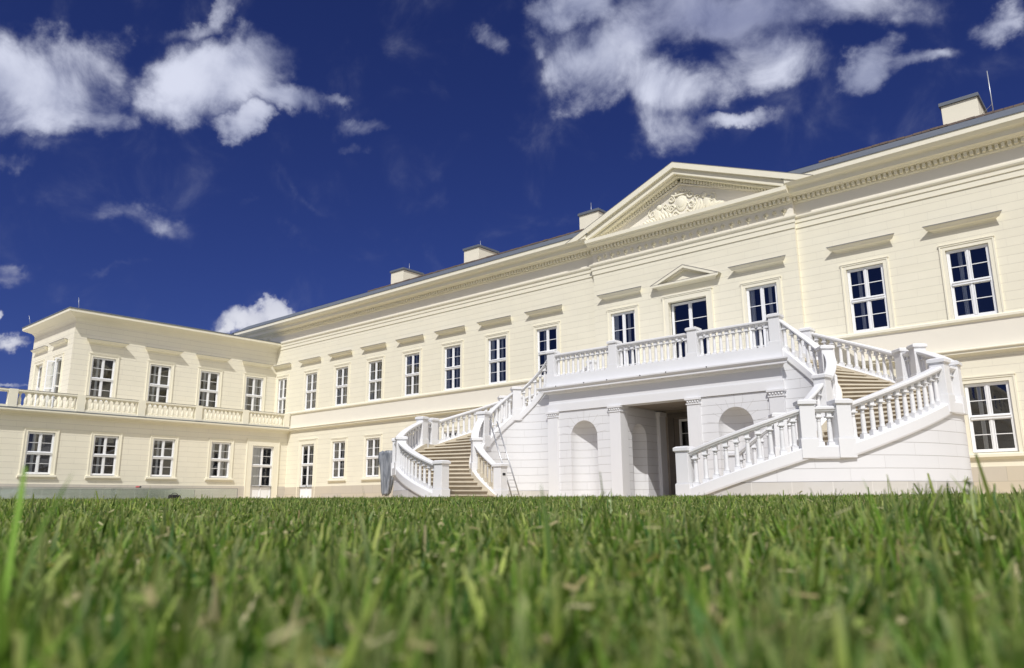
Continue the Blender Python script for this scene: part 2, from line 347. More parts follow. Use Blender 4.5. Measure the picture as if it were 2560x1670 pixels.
# windows, hoods, surrounds
sur_u=surround(1.44,6.6,9.33).mesh('window_surround',['trim']); sur_g=surround(1.44,1.5,4.12).mesh('window_surround',['trim'])
sill=M(); sill.prism([(0,1.33),(.04,1.34),(.07,1.40),(.14,1.42),(.14,1.52),(0,1.55)],-1.0,1.0); sillm=sill.mesh('window_sill',['trim'])
stl={0:1,1:1,2:1,3:1,4:1,5:1,6:2}
for k,u in enumerate(UL+UR):
    left=k<len(UL)
    window(main,u,6.62,9.32,1.42,seed=k,style=(stl[k] if left else 2 if k in (7,9) else 0) if left or k<8 else 2)
    put('window_surround',sur_u,main,loc=(u,0,0)); put('window_hood',HM,main,loc=(u,0,10.13))
    if k>0:
        window(main,u,1.60,4.11,1.42,seed=k+20,style=1 if left else 2)
        put('window_surround',sur_g,main,loc=(u,0,0)); put('window_sill',sillm,main,loc=(u,0,0))
window(main,-34.6,5.75,9.32,1.18,seed=31,style=3,name='terrace_door',door=True,panel=.35)
s=surround(1.2,5.5,9.33,.2); build('window_surround',s,'trim',main,loc=(-34.62,0,0))
s=M(); s.prism(HOOD,-1.0,.98,0,1); s.prism([(-.02,.226),(.325,.226),(.325,.252),(-.02,.29)],-1.0,.98,0,1,mi=1); build('window_hood',s,['trim','flash'],main,loc=(-34.62,0,10.13))
window(main,UL[0],.05,4.08,1.54,name='entrance_door',door=True,panel=1.05,seed=40,style=9,handle=True)
s=surround(1.56,.05,4.10,.34); build('door_surround',s,'trim',main,loc=(UL[0],0,0))
for u in (-3.63,3.63):
    window(main,u,5.66,9.32,1.42,d=MD,name='balcony_door',door=True,panel=0,seed=int(50+u),style=0 if u>0 else 1)
    s=surround(1.44,5.6,9.33); build('door_surround',s,'trim',main,loc=(u,-MD,0)); put('window_hood',HM,main,loc=(u,-MD,10.13))
window(main,0,5.66,9.30,1.96,d=MD,recess=.22,name='balcony_door',door=True,panel=0,seed=60,style=9)
s=surround(2.0,5.6,9.33,.30,.08,.16); build('door_surround',s,'trim',main,loc=(0,-MD,0))
# small pediment
s=M(); PW=1.78; s.prism([(0,10.05),(.04,10.05),(.09,10.12),(.14,10.14),(.30,10.16),(.30,10.26),(.0,10.28)],-PW+.3,PW-.3,1,1)
def rake(s,hx,zb,zt,th,d0,d1,mi=0):
    """two raking bars of a pediment: outer edge from (±hx,zb) to (0,zt), thickness th downward"""
    for sg in (-1,1):
        A=(sg*hx,zb); B=(0,zt); C=(0,zt-th); sl=(zt-zb)/hx; D=(sg*(hx-0),zb-th*.0)
        lo=(sg*(hx-th/ sl),zb)
        pts=[A,B,C,lo]
        if sg>0: pts=pts[::-1]
        f=[(p[0],-d1,p[1]) for p in pts]; bk=[(p[0],-d0,p[1]) for p in pts]
        s.face(f[::-1],mi=mi)
        for i in range(4):
            j=(i+1)%4; s.face([f[i],f[j],bk[j],bk[i]],mi=mi)
rake(s,PW,10.26,11.0,.14,0,.30); rake(s,PW-.22,10.27,10.86,.07,0,.22)
s.face([(-PW+.4,-.05,10.26),(PW-.4,-.05,10.26),(0,-.05,10.84)]); s.box(-PW-.02,PW+.02,-.31,0,10.262,10.272,mi=1)
rake(s,PW+.04,10.265,11.02,.02,0,.315,mi=1)
build('window_pediment',s,['trim','flash'],main,loc=(0,-MD,0))
# big pediment
s=M(); AP=16.14; HX=6.55; ZB=13.475
rake(s,HX,ZB,AP,.28,-.6,.75+MD); rake(s,HX-.62,ZB-.05,AP-.26,.30,-.5,.62+MD*1); rake(s,HX-1.3,ZB-.1,AP-.55,.10,-.4,.42+MD)
rake(s,HX+.05,ZB+.012,AP+.03,.022,-.6,.758+MD,mi=1)
build('pediment_cornice',s,['trim','flash'],main)
sl=(AP-ZB)/HX
for sg in (-1,1):
    s=M(); n=34
    for i in range(1,n):
        t=i/n; x=sg*t*5.0; z=AP-.80-abs(x)*sl
        if z<13.45: break
        w_=.055; a=(x-w_*1,z-sl*(abs(x-w_)-abs(x))); 
        s.box(x-.055,x+.055,-.40,-.2,z-.04,z+.12)
    build('raking_dentils',s,'trim',main)
s=M(); rake(s,5.15,13.3,AP-.90,.06,-.2,.24+MD*.5)
s.face([(-5.3,-.22,13.2),(5.3,-.22,13.2),(0,-.22,AP-.75)]); s.face([(5.9,3,13.3),(-5.9,3,13.3),(0,3,AP-.3)])
for sg in (-1,1):
    f=[(0,-.5,AP-.02),(sg*HX,-.5,ZB-.02),(sg*HX,6,ZB-.02),(0,6,AP-.02)]; s.face(f if sg<0 else f[::-1],mi=1)
build('tympanum',s,['cream','tile'],main)
# relief in the pediment: shield, crown, scrolls and foliage
s=M(); yb=-.24
def scroll(cx,cz,r,turns,dirn,th,a0=0):
    n=int(14*turns); pts=[]
    for i in range(n+1):
        t=i/n; a=a0+dirn*2*PI*turns*t; rr=r*(1-.8*t); pts.append((cx+rr*math.cos(a),yb-.05,cz+rr*math.sin(a)))
    for i in range(n): s.tube(pts[i],pts[i+1],th*(1-.5*i/n),6)
def leaf(cx,cz,l,w,a,th=.07):
    c,sn=math.cos(a),math.sin(a); K=8; prev=None
    for i in range(K+1):
        t=i/K; ww=w*math.sin(PI*min(1,t*.95+.03))**.8; x=cx+c*l*t; z=cz+sn*l*t
        row=[(x-sn*ww,yb+.01,z+c*ww),(x,yb-th*math.sin(PI*t)-.01,z),(x+sn*ww,yb+.01,z-c*ww)]
        if prev:
            s.face([prev[0],prev[1],row[1],row[0]]); s.face([prev[1],prev[2],row[2],row[1]])
        prev=row
s.ball((0,yb,14.22),.42,16,(.75,.32,1)); s.ball((0,yb-.1,14.22),.24,12,(.8,.4,1))
for i in range(5): s.ball(((i-2)*.13,yb-.06,14.78+.05*(2-abs(i-2))),.06,8)
s.box(-.33,.33,yb-.12,yb+.02,14.64,14.72)
for i in range(4): s.ball(((i-1.5)*.12,yb-.05,14.9),.045,6)
for sg in (-1,1):
    scroll(sg*.52,14.55,.2,1.4,sg,.05,PI/2); scroll(sg*.55,14.05,.22,1.4,-sg,.05,0); scroll(sg*.85,14.3,.16,1.2,sg,.04); scroll(sg*.35,13.72,.18,1.1,-sg,.045)
    for k in range(9):
        leaf(sg*(.6+.17*k),13.62+.02*(k%2),.55-.035*k,.10,PI/2-sg*(.35+.09*k))
    for k in range(7): leaf(sg*(.45+.2*k),13.95+.05*(k%3)-.06*k*.6,.34,.07,PI/2+sg*(.9-.28*k)*.6)
    # flanking animal-like supporters kept as generic swelling foliage volumes
    s.ball((sg*1.35,yb,13.95),.30,10,(.7,.3,1.0)); s.ball((sg*1.22,yb-.03,14.3),.15,8,(1,.6,1)); 
    scroll(sg*1.62,14.1,.24,1.2,-sg,.035,PI/2+.4)
    for k in range(5): s.ball((sg*(1.75+.17*k),yb,13.55+.03*(k%2)),.12-.012*k,8,(1.1,.5,.8))
build('pediment_relief',s,'trim',main,loc=(0,-.132,0),scale=(1,.45,1))
# palmettes in the frieze
yb=-MD-.022
for i in range(25):
    s=M(); x=-4.95+i*(9.9/24)
    if i%2==0:
        for k in range(-3,4):
            a=PI/2+k*.30; leaf(x,12.40,.24-.02*abs(k),.030,a,.09)
        leaf(x,12.42,.12,.06,-PI/2,.08)
    else:
        for k in (-1,0,1): leaf(x+.03*k,12.62,.26-.04*abs(k),.022,-PI/2+k*.30,.08)
        s.ball((x,yb,12.34),.03,6)
    build('palmette',s,'trim',main)
# dark room volume behind openings and plain rear walls
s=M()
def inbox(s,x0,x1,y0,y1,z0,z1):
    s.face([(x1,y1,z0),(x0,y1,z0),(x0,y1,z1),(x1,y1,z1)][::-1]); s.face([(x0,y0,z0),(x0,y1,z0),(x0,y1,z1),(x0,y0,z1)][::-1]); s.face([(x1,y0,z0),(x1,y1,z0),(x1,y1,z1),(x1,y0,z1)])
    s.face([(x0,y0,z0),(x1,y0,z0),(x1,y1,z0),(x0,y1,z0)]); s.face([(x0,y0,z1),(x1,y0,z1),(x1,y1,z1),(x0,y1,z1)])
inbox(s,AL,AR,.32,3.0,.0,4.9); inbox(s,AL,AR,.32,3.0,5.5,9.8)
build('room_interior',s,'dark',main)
s=M(); s.face([(AR,0,-.4),(AR,15,-.4),(AR,15,14.3),(AR,0,14.3)]); s.face([(AR,15,-.4),(-41,15,-.4),(-41,15,13.7),(AR,15,13.7)]); s.face([(-41,15,-.4),(-41,.3,-.4),(-41,.3,13.7),(-41,15,13.7)]); s.face([(-41,.3,11),(AL,.3,11),(AL,.3,13.7),(-41,.3,13.7)])
s.face([(AR,3.2,-.4),(AL,3.2,-.4),(AL,3.2,13.5),(AR,3.2,13.5)])
build('rear_wall',s,'cream',main)
# ================================================================== SIDE WING
wing=thing('palace_wing','cream side wing at the left with flat roof, upper terrace and shaded window hoods','palace wing',(0,0,0))
R9=PI/2; LX=4.72; UX=2.6; YE=-14.66; YL=-24.5
ly=[-23.9,-20.1,-16.46,-12.84,-9.23,-5.24]; dy=-2.0
lop=[(y-.73,y+.73,1.66,4.12) for y in ly]
w=M(); w.wall(YL,0,1.14,5.0,lop+[(dy-.85,dy+.85,1.14,4.0)]); build('wall',w,'ashlar_wing',wing,loc=(LX,0,0),rz=R9)
w=M(); w.wall(YL,0,-.4,1.14,[(dy-.85,dy+.85,.05,1.14)],d=.04); w.face([(YL,-.04,1.14),(0,-.04,1.14),(0,0,1.14),(YL,0,1.14)]); build('plinth',w,'wplinth',wing,loc=(LX,0,0),rz=R9)
w=M(); w.face([(-12,YL,-.4),(LX,YL,-.4),(LX,YL,5),(-12,YL,5)]); w.face([(-12,YL,5.42),(LX,YL,5.42),(LX,0,5.42),(-12,0,5.42)]); build('terrace_floor',w,'cream',wing)
s=M(); s.prism([(-.1,4.98),(.03,4.98),(.06,5.06),(.16,5.10),(.20,5.14),(.42,5.18),(.50,5.26),(.50,5.36),(-.1,5.36)],YL,0,0,0)
s.prism([(-.1,5.362),(.515,5.362),(.515,5.40),(.2,5.44),(-.1,5.44)],YL,0,mi=1)
build('terrace_cornice',s,['trim','roofmetal'],wing,loc=(LX,0,0),rz=R9)
s=M(); s.prism([(-.02,5.44),(.27,5.44),(.27,5.56),(-.02,5.56)],YL,-.02); build('balustrade_base',s,'trim',wing,loc=(LX,0,0),rz=R9)
s=M(); s.prism([(-.02,6.30),(.27,6.30),(.30,6.36),(.30,6.42),(.27,6.46),(-.02,6.46),(-.05,6.42),(-.05,6.36)],YL,-.02); s.prism([(-.055,6.462),(.305,6.462),(.305,6.475),(-.055,6.475)],YL,-.02,mi=1)
build('handrail',s,['trim','flash'],wing,loc=(LX,0,0),rz=R9)
b=M(); b.box(-.08,.08,-.08,.08,0,.08); b.lathe([(.0,.08),(.07,.08),(.085,.14),(.08,.2),(.092,.26),(.085,.36),(.055,.52),(.042,.60),(.06,.62),(.045,.64),(.07,.68),(0,.68)],14); b.box(-.08,.08,-.08,.08,.68,.745)
wb=b.mesh('baluster',['trim'])
peds=[-25.5,-21.85,-18.25,-14.63,-11.0,-7.18,-3.7,-.35]
for i,y in enumerate(peds):
    if i: s=M(); s.box(-.23,.23,-.31,-.0+.01,5.45,6.475); build('pedestal',s,'trim',wing,loc=(LX,y,0),rz=R9)
    if i<len(peds)-1 and i>1:
        y1=peds[i+1]; n=10
        for k in range(n):
            put('baluster',wb,wing,loc=(LX+.125,y+.23+(y1-y-.46)*(k+.5)/n,5.56))
for k,y in enumerate(ly):
    window(wing,y,1.70,4.11,1.44,org=(LX,0,0),rz=R9,seed=70+k,style=1 if k>4 else 2)
    put('window_surround',sur_g,wing,loc=(LX,y,.0),rz=R9); put('window_sill',sillm,wing,loc=(LX,y,.12),rz=R9)
window(wing,dy,.05,3.98,1.68,org=(LX,0,0),rz=R9,name='entrance_door',door=True,panel=1.05,seed=80,style=3,handle=True)
s=surround(1.7,.05,4.0,.46,.07); build('door_surround',s,'trim',wing,loc=(LX,dy,0),rz=R9)
# upper storey
vy=[-12.69,-8.97,-5.37,-1.79]
w=M(); w.wall(YE,0,5.4,12.0,[(y-.73,y+.73,6.5,9.35) for y in vy]); build('wall',w,'ashlar_wing',wing,loc=(UX,0,0),rz=R9)
for k,y in enumerate(vy):
    window(wing,y,6.5,9.33,1.44,org=(UX,0,0),rz=R9,seed=90+k,style=[2,2,2,1][k])
    put('window_surround',sur_u,wing,loc=(UX,y,0),rz=R9); put('window_hood',HM,wing,loc=(UX,y,10.18),rz=R9,scale=(1,1.2,1))
XE=-4.9
ex=[-3.15,.35]
w=M(); w.wall(XE,UX,5.4,12.0,[(x-.7,x+.7,5.6,9.35) for x in ex],rev=.3); build('wall',w,'ashlar_wing',wing,loc=(0,YE,0))
w=M(); w.face([(XE,YE,5.4),(XE,0,5.4),(XE,0,12),(XE,YE,12)][::-1]); w.face([(XE,3,5.4),(XE,YE+3,5.4),(UX,YE+3,5.4),(UX,YE+3,12)][:0] or [(XE,YE+2.5,5.4),(UX-1.5,YE+2.5,5.4),(UX-1.5,YE+2.5,12),(XE,YE+2.5,12)]); build('rear_wall',w,'cream',wing)
for k,x in enumerate(ex):
    s=surround(1.4,5.5,9.35,.2); build('window_surround',s,'trim',wing,loc=(x,YE,0)); put('window_hood',HM,wing,loc=(x+.15,YE,10.18))
window(wing,ex[0],5.62,9.33,1.38,org=(0,YE,0),recess=.2,name='terrace_door',door=True,panel=.3,seed=101,style=2)
dr=M(); dr.box(-.69,-.61,0,.09,0,3.7); dr.box(.61,.69,0,.09,0,3.7); dr.box(-.61,.61,0,.09,3.62,3.7)
do=build('terrace_door',dr,'frame',wing,loc=(ex[1],YE+.15,5.62)); do['label']='terrace door with its leaves swung open'
def leafdoor(nm,px,ang):
    l=M(); g_=M(); wd=.60
    l.box(0,.07,-.03,.03,0,3.6); l.box(wd-.07,wd,-.03,.03,0,3.6)
    for z in (0,.9,1.72,2.6,3.52): l.box(.07,wd-.07,-.03,.03,z,z+(.09 if z in(0,1.72,3.52) else .03))
    g_.face([(.07,0,.05),(wd-.07,0,.05),(wd-.07,0,3.55),(.07,0,3.55)])
    o=build('door_leaf',l,'frame',do,loc=(px,.02,.02),rz=ang); return l,g_,o
a_,g_,lf=leafdoor('l',-.6,rad(-112)); 
me=g_.mesh('pane',['glass']); p_=put('pane',me,do,loc=lf.location,rz=rad(-112))
a_,g_,lf=leafdoor('r',.6,rad(-75)); put('pane',me,do,loc=lf.location,rz=rad(-75))
WC=[(-.2,11.5),(.02,11.5),(.05,11.6),(.10,11.66),(.14,11.72),(.30,11.80),(.44,11.86),(.58,11.92),(.64,11.96),(.64,12.12),(-.2,12.16)]
WF=[(-.25,12.165),(.655,12.165-.04),(.67,12.13),(.67,12.20),(-.25,12.26)]
s=M(); s.prism(WC,YE,-.02,1,0); s.prism(WF,YE,-.02,1,0,mi=1); build('cornice',s,['trim','roofmetal'],wing,loc=(UX,0,0),rz=R9)
s=M(); s.prism(WC,XE,UX,1,1); s.prism(WF,XE,UX,1,1,mi=1); build('cornice',s,['trim','roofmetal'],wing,loc=(0,YE,0))
s=M(); s.face([(XE,YE,12.2),(UX,YE,12.2),(UX,0,12.2),(XE,0,12.2)]); build('roof',s,'roofmetal',wing)
s=M(); inbox(s,-9,LX-.3,.0,1,.0,4.8) if False else None
# interiors
s=M()
def inb(x0,x1,y0,y1,z0,z1,openx):
    F=[[(x0,y0,z0),(x0,y1,z0),(x0,y1,z1),(x0,y0,z1)],[(x0,y0,z0),(x1,y0,z0),(x1,y0,z1),(x0,y0,z1)],[(x0,y1,z0),(x1,y1,z0),(x1,y1,z1),(x0,y1,z1)],[(x0,y0,z0),(x1,y0,z0),(x1,y1,z0),(x0,y1,z0)],[(x0,y0,z1),(x1,y0,z1),(x1,y1,z1),(x0,y1,z1)]]
    for f in F: s.face(f)
inb(1.8,LX-.3,YL+.3,-.3,0,4.7,0); inb(-1,UX-.3,YE+2.3,-.3,5.5,11,0); inb(XE+.3,UX-.4,YE+.4,YE+2.2,5.5,11,0) if False else None
s.face([(XE,YE+1.9,5.5),(UX-.2,YE+1.9,5.5),(UX-.2,YE+1.9,11),(XE,YE+1.9,11)])
build('room_interior',s,'dark',wing)
for (x,y,z,l,t) in ((1.6,-14.2,12.3,1.0,-.12),(-4.5,-15.1,12.15,.75,-.2)):
    s=M(); s.tube((x,y,z-.1),(x-.0,y+t,z+l),.014,6); s.box(x-.05,x+.05,y-.05,y+.05,z-.12,z+.02); build('lightning_rod',s,'rod',wing)
s=M(); s.box(.9,1.5,-13.5,-12.9,12.3,12.42); s.tube((1.2,-13.2,12.2),(1.2,-13.2,12.36),.05); build('roof_vent',s,'roofmetal',wing)
# ================================================================== PORCH WITH BALCONY
FY=-3.85
porch=thing('balcony_porch','white rusticated porch with arched niches and a balustraded balcony on top','porch',(XM,0,0))
def arched(s,x0,x1,z0,z1,cx,r,zs,y,n=18,mi=0):
    """wall front with an arched niche reaching the ground"""
    s.face([(x0,y,z0),(cx-r,y,z0),(cx-r,y,zs),(x0,y,zs)],mi=mi); s.face([(cx+r,y,z0),(x1,y,z0),(x1,y,zs),(cx+r,y,zs)],mi=mi)
    s.face([(x0,y,zs),(cx-r,y,zs),(cx-r,y,z1),(x0,y,z1)],mi=mi); s.face([(cx+r,y,zs),(x1,y,zs),(x1,y,z1),(cx+r,y,z1)],mi=mi)
    A=[(cx-r*math.cos(PI*i/n),y,zs+r*math.sin(PI*i/n)) for i in range(n+1)]
    for i in range(n): s.face([A[i],A[i+1],(A[i+1][0],y,z1),(A[i][0],y,z1)],mi=mi)
def niche(s,cx,r,z0,zs,y,n=16,depth=1.0,mi=0):
    for i in range(n):
        a,b_=PI*i/n,PI*(i+1)/n; p=lambda t:(cx-r*math.cos(t),y+r*depth*math.sin(t))
        s.face([(*p(a),z0),(*p(b_),z0),(*p(b_),zs),(*p(a),zs)],uv=[(r*a,z0),(r*b_,z0),(r*b_,zs),(r*a,zs)],mi=mi,sm=True)
        for j in range(8):
            f,g=PI/2*j/8,PI/2*(j+1)/8
            q=lambda t,e:(cx-r*math.cos(t)*math.cos(e),y+r*depth*math.sin(t)*math.cos(e),zs+r*math.sin(e))
            s.face([q(a,f),q(b_,f),q(b_,g),q(a,g)],uv=[(r*a,zs+f*.8),(r*b_,zs+f*.8),(r*b_,zs+g*.8),(r*a,zs+g*.8)],mi=mi,sm=True)
for sg in (-1,1):
    s=M(); arched(s,2.15 if sg>0 else -5.12,5.12 if sg>0 else -2.15,-.4,4.10,sg*3.65,.73,2.83,FY); build('wall',s,'white_ashlar',porch)
    s=M(); niche(s,sg*3.65,.73,-.4,2.83,FY); build('niche',s,'white_ashlar',porch)
    s=M()
    for k in range(9):
        a=rad(10+20*k); r0,r1=.735,1.10 if k%2 else 1.24
        c,sn=math.cos(a),math.sin(a); t=.005
        if 2.83+r1*sn>4.08: r1=(4.08-2.83)/sn
        s.face([(sg*3.65+r0*c-sn*t,FY-.003,2.83+r0*sn+c*t),(sg*3.65+r0*c+sn*t,FY-.003,2.83+r0*sn-c*t),(sg*3.65+r1*c+sn*t,FY-.003,2.83+r1*sn-c*t),(sg*3.65+r1*c-sn*t,FY-.003,2.83+r1*sn+c*t)])
    build('voussoir_joint',s,'joint',porch)
    # side wall and passage wall
    s=M(); s.face([(sg*5.62,FY,-.4),(sg*5.62,-.2,-.4),(sg*5.62,-.2,5.2),(sg*5.62,FY,5.2)]); build('side_wall',s,'white_ashlar',porch)
    s=M(); y0,y1=FY+.03,-.2
    # passage wall with niche (plane x = sg*1.66)
    X=sg*1.66; cy=-2.35; r=.62; zs=2.75; n=14
    Fq=lambda pts:s.face([(X,p[0],p[1]) for p in pts])
    Fq([(y0,-.4),(cy-r,-.4),(cy-r,4.1),(y0,4.1)]); Fq([(cy+r,-.4),(y1,-.4),(y1,4.1),(cy+r,4.1)])
    for i in range(n):
        a,b_=PI*i/n,PI*(i+1)/n
        Fq([(cy-r*math.cos(a),zs+r*math.sin(a)),(cy-r*math.cos(b_),zs+r*math.sin(b_)),(cy-r*math.cos(b_),4.1),(cy-r*math.cos(a),4.1)])
        p=lambda t:(X+sg*r*math.sin(t),cy-r*math.cos(t))
        s.face([(*p(a),-.4),(*p(b_),-.4),(*p(b_),zs),(*p(a),zs)],uv=[(r*a,-.4),(r*b_,-.4),(r*b_,zs),(r*a,zs)],sm=True)
        for j in range(8):
            f,g=PI/2*j/8,PI/2*(j+1)/8; q=lambda t,e:(X+sg*r*math.sin(t)*math.cos(e),cy-r*math.cos(t)*math.cos(e),zs+r*math.sin(e))
            s.face([q(a,f),q(b_,f),q(b_,g),q(a,g)],uv=[(r*a,zs+f*.6),(r*b_,zs+f*.6),(r*b_,zs+g*.6),(r*a,zs+g*.6)],sm=True)
    build('passage_wall',s,'white_ashlar',porch)
    s=M(); s.box(min(sg*1.66,sg*1.50),max(sg*1.66,sg*1.50),-.75,-.2,-.4,3.82); s.box(min(sg*1.66,sg*1.44),max(sg*1.66,sg*1.44),-.82,-.2,3.82,4.02); build('pilaster',s,'white',porch)
    for a0,a1 in ((1.62,2.19),(5.09,5.67)):
        x0,x1=sorted((sg*a0,sg*a1)); yb2=FY+.5 if a0<2 else FY+.4
        s=M(); s.box(x0,x1,FY-.09,yb2,-.4,3.80); pil=build('pilaster',s,'white',porch,bevel=.008)
        c=M(); c.box(x0-.03,x1+.03,FY-.12,yb2,3.80,3.85); c.box(x0,x1,FY-.10,yb2,3.85,3.95); c.box(x0-.06,x1+.06,FY-.17,yb2,3.99,4.07); c.box(x0-.03,x1+.03,FY-.13,yb2,3.95,3.99)
        for k in range(5): c.ball((x0+(x1-x0)*(k+.5)/5,FY-.12,3.91),.048,8,(1,.8,1))
        build('capital',c,'white',pil)
s=M(); s.box(-5.67,5.67,FY-.06,FY+.6,4.07,4.42); s.box(-5.63,5.63,FY-.0,FY+.6,4.42,4.96); build('entablature',s,'white',porch)
CP=[(0,4.90),(.03,4.92),(.09,4.96),(.11,5.0),(.32,5.01),(.32,5.10),(.36,5.12),(.40,5.18),(.40,5.24),(.06,5.27),(.06,5.76),(-.1,5.76)]
s=M(); s.prism(CP,-5.67,5.67,1,1,off=-FY)
for i in range(17): 
    x=-5.2+i*.65; s.lathe([(0,0),(.07,0),(.075,.03),(0,.03)],12,c=(x,FY-.2,4.985))
for sg in (-1,1):
    s.face([(sg*5.73,FY-.06,5.27),(sg*5.73,-.2,5.27),(sg*5.73,-.2,5.76),(sg*5.73,FY-.06,5.76)][::sg])
for x in (-4.9,-3.3,-2.05,-.35,.9,2.75): s.ball((x,FY-.40,5.215),.032,8,(1,.3,1),mi=1)
build('cornice',s,['white','black'],porch)
s=M(); s.box(-5.6,5.6,FY+.02,-.2,4.2,4.4); s.box(-5.66,5.66,FY-.03,-.2,5.2,5.58); build('balcony_floor',s,'white',porch)
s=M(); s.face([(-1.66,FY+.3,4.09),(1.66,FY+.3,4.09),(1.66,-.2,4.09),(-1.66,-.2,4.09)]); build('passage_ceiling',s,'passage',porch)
s=M(); s.box(-1.66,1.66,FY+.2,-.2,-.3,.075); build('passage_floor',s,'passage',porch)  # dark floor added to cut bounce light in the passage
window(main,0,.02,3.72,2.06,d=MD,recess=.42,name='entrance_door',door=True,panel=.9,seed=110,style=9,handle=True)
s=M(); s.box(-1.35,-1.05,-.07,0,0,3.98); s.box(1.05,1.35,-.07,0,0,3.98); s.box(-1.05,1.05,-.07,0,3.75,3.98); build('door_surround',s,'dull',main,loc=(0,-MD,0))
# balusters and piers
def baluster_mesh(mat='white'):
    b=M(); b.box(-.088,.088,-.088,.088,-.12,.11); b.lathe([(0,.11),(.078,.11),(.082,.13),(.068,.16),(.066,.2),(.068,.40),(.055,.66),(.05,.70),(.062,.71),(.062,.725),(.05,.735),(.052,.76),(.085,.80),(0,.80)],16)
    b.box(-.098,.098,-.098,.098,.80,.835); b.box(-.065,.065,-.065,.065,.835,1.02); return b.mesh('baluster',[mat])
BM=baluster_mesh(); BMS=baluster_mesh('skirt')
def pier_meshes(h=1.31,w=.42):
    p=M(); a=w/2; p.box(-a-.035,a+.035,-a-.035,a+.035,-.34,.20); p.box(-a-.018,a+.018,-a-.018,a+.018,.20,.225); p.box(-a,a,-a,a,.225,h-.17)
    c=M(); c.box(-a-.015,a+.015,-a-.015,a+.015,h-.17,h-.14); c.box(-a-.05,a+.05,-a-.05,a+.05,h-.14,h-.04)
    t=a+.05; u=a-.02
    z0,z1=h-.04,h
    for k in range(4):
        cr=[(-t,-t),(t,-t),(t,t),(-t,t)]; ci=[(-u,-u),(u,-u),(u,u),(-u,u)]; j=(k+1)%4
        c.face([(*cr[k],z0),(*cr[j],z0),(*ci[j],z1),(*ci[k],z1)])
    c.face([(*q,z1) for q in [(-u,-u),(u,-u),(u,u),(-u,u)]])
    return p.mesh('pier',['white']),c.mesh('pier_cap',['white'])
PM=pier_meshes()
import bmesh
for me in PM:
    bm=bmesh.new(); bm.from_mesh(me); bmesh.ops.remove_doubles(bm,verts=bm.verts,dist=1e-5); bm.to_mesh(me); bm.free()
slot=M(); slot.box(-.085,.085,-.224,-.205,.80,.90)
def pier(parent,loc,rz=0,slotrot=None):
    o=put('pier',PM[0],parent,loc=loc,rz=rz,bevel=.012); put('pier_cap',PM[1],o,bevel=.01)
    if slotrot is not None: put('wall_light',SL,o,rz=slotrot-rz)
    return o
SL=slot.mesh('wall_light',['black'])
LB=5.74; BY=-3.66
for x in (-5.48,-1.97,1.97,5.48): pier(porch,(x,BY,LB))
RS=[(-.13,.975),(.13,.975),(.13,1.0),(.17,1.03),(.17,1.09),(.13,1.115),(-.13,1.115),(-.17,1.09),(-.17,1.03),(-.13,1.0)]
def rail_prism(a,b_):
    s=M(); s.sweep([((a,BY,LB),(0,-1)),((b_,BY,LB),(0,-1))],[(-w,z) for w,z in RS][::-1]); return s
for a,b_,n in ((-5.27,-2.18,11),(-1.76,1.76,12),(2.18,5.27,11)):
    build('handrail',rail_prism(a,b_),'white',porch)
    for k in range(n): put('baluster',BM,porch,loc=(a+(b_-a)*(k+.5)/n,BY,LB))
s=M(); s.box(-5.7,5.7,BY-.24,BY+.24,5.56,LB); build('balustrade_base',s,'white',porch)
# ================================================================== CURVED STAIR ARMS
def crom(xs,ys):
    xs=np.array(xs,float); ys=np.array(ys,float)
    def f(x):
        i=int(np.clip(np.searchsorted(xs,x)-1,0,len(xs)-2)); h=xs[i+1]-xs[i]; t=(x-xs[i])/h
        m=lambda k:(ys[min(k+1,len(xs)-1)]-ys[max(k-1,0)])/(xs[min(k+1,len(xs)-1)]-xs[max(k-1,0)])
        t=min(max(t,-.3),1.3)
        return float((2*t**3-3*t*t+1)*ys[i]+(t**3-2*t*t+t)*h*m(i)+(-2*t**3+3*t*t)*ys[i+1]+(t**3-t*t)*h*m(i+1))
    return f
Ro=crom([-2.3,34.5,44,81.5,89.5,127.8,136.2,180],[5.5,5.64,5.76,6.05,6.15,5.70,5.6,5.45])
Ri=crom([-7,35,81,129,180.6],[2.1,2.31,2.36,2.46,2.04])
LK=([-7,-2.5,34,44,81.5,90,128,137,178,181],[.25,.25,1.44,1.44,2.80,2.80,4.13,4.13,5.74,5.74])
Lf=lambda t:float(np.interp(t,*LK))
LKi=([-8,-6,34,40,80,86,126,132,176,181],[.25,.25,1.44,1.44,2.80,2.80,4.13,4.13,5.74,5.74])
Lfi=lambda t:float(np.interp(t,*LKi))
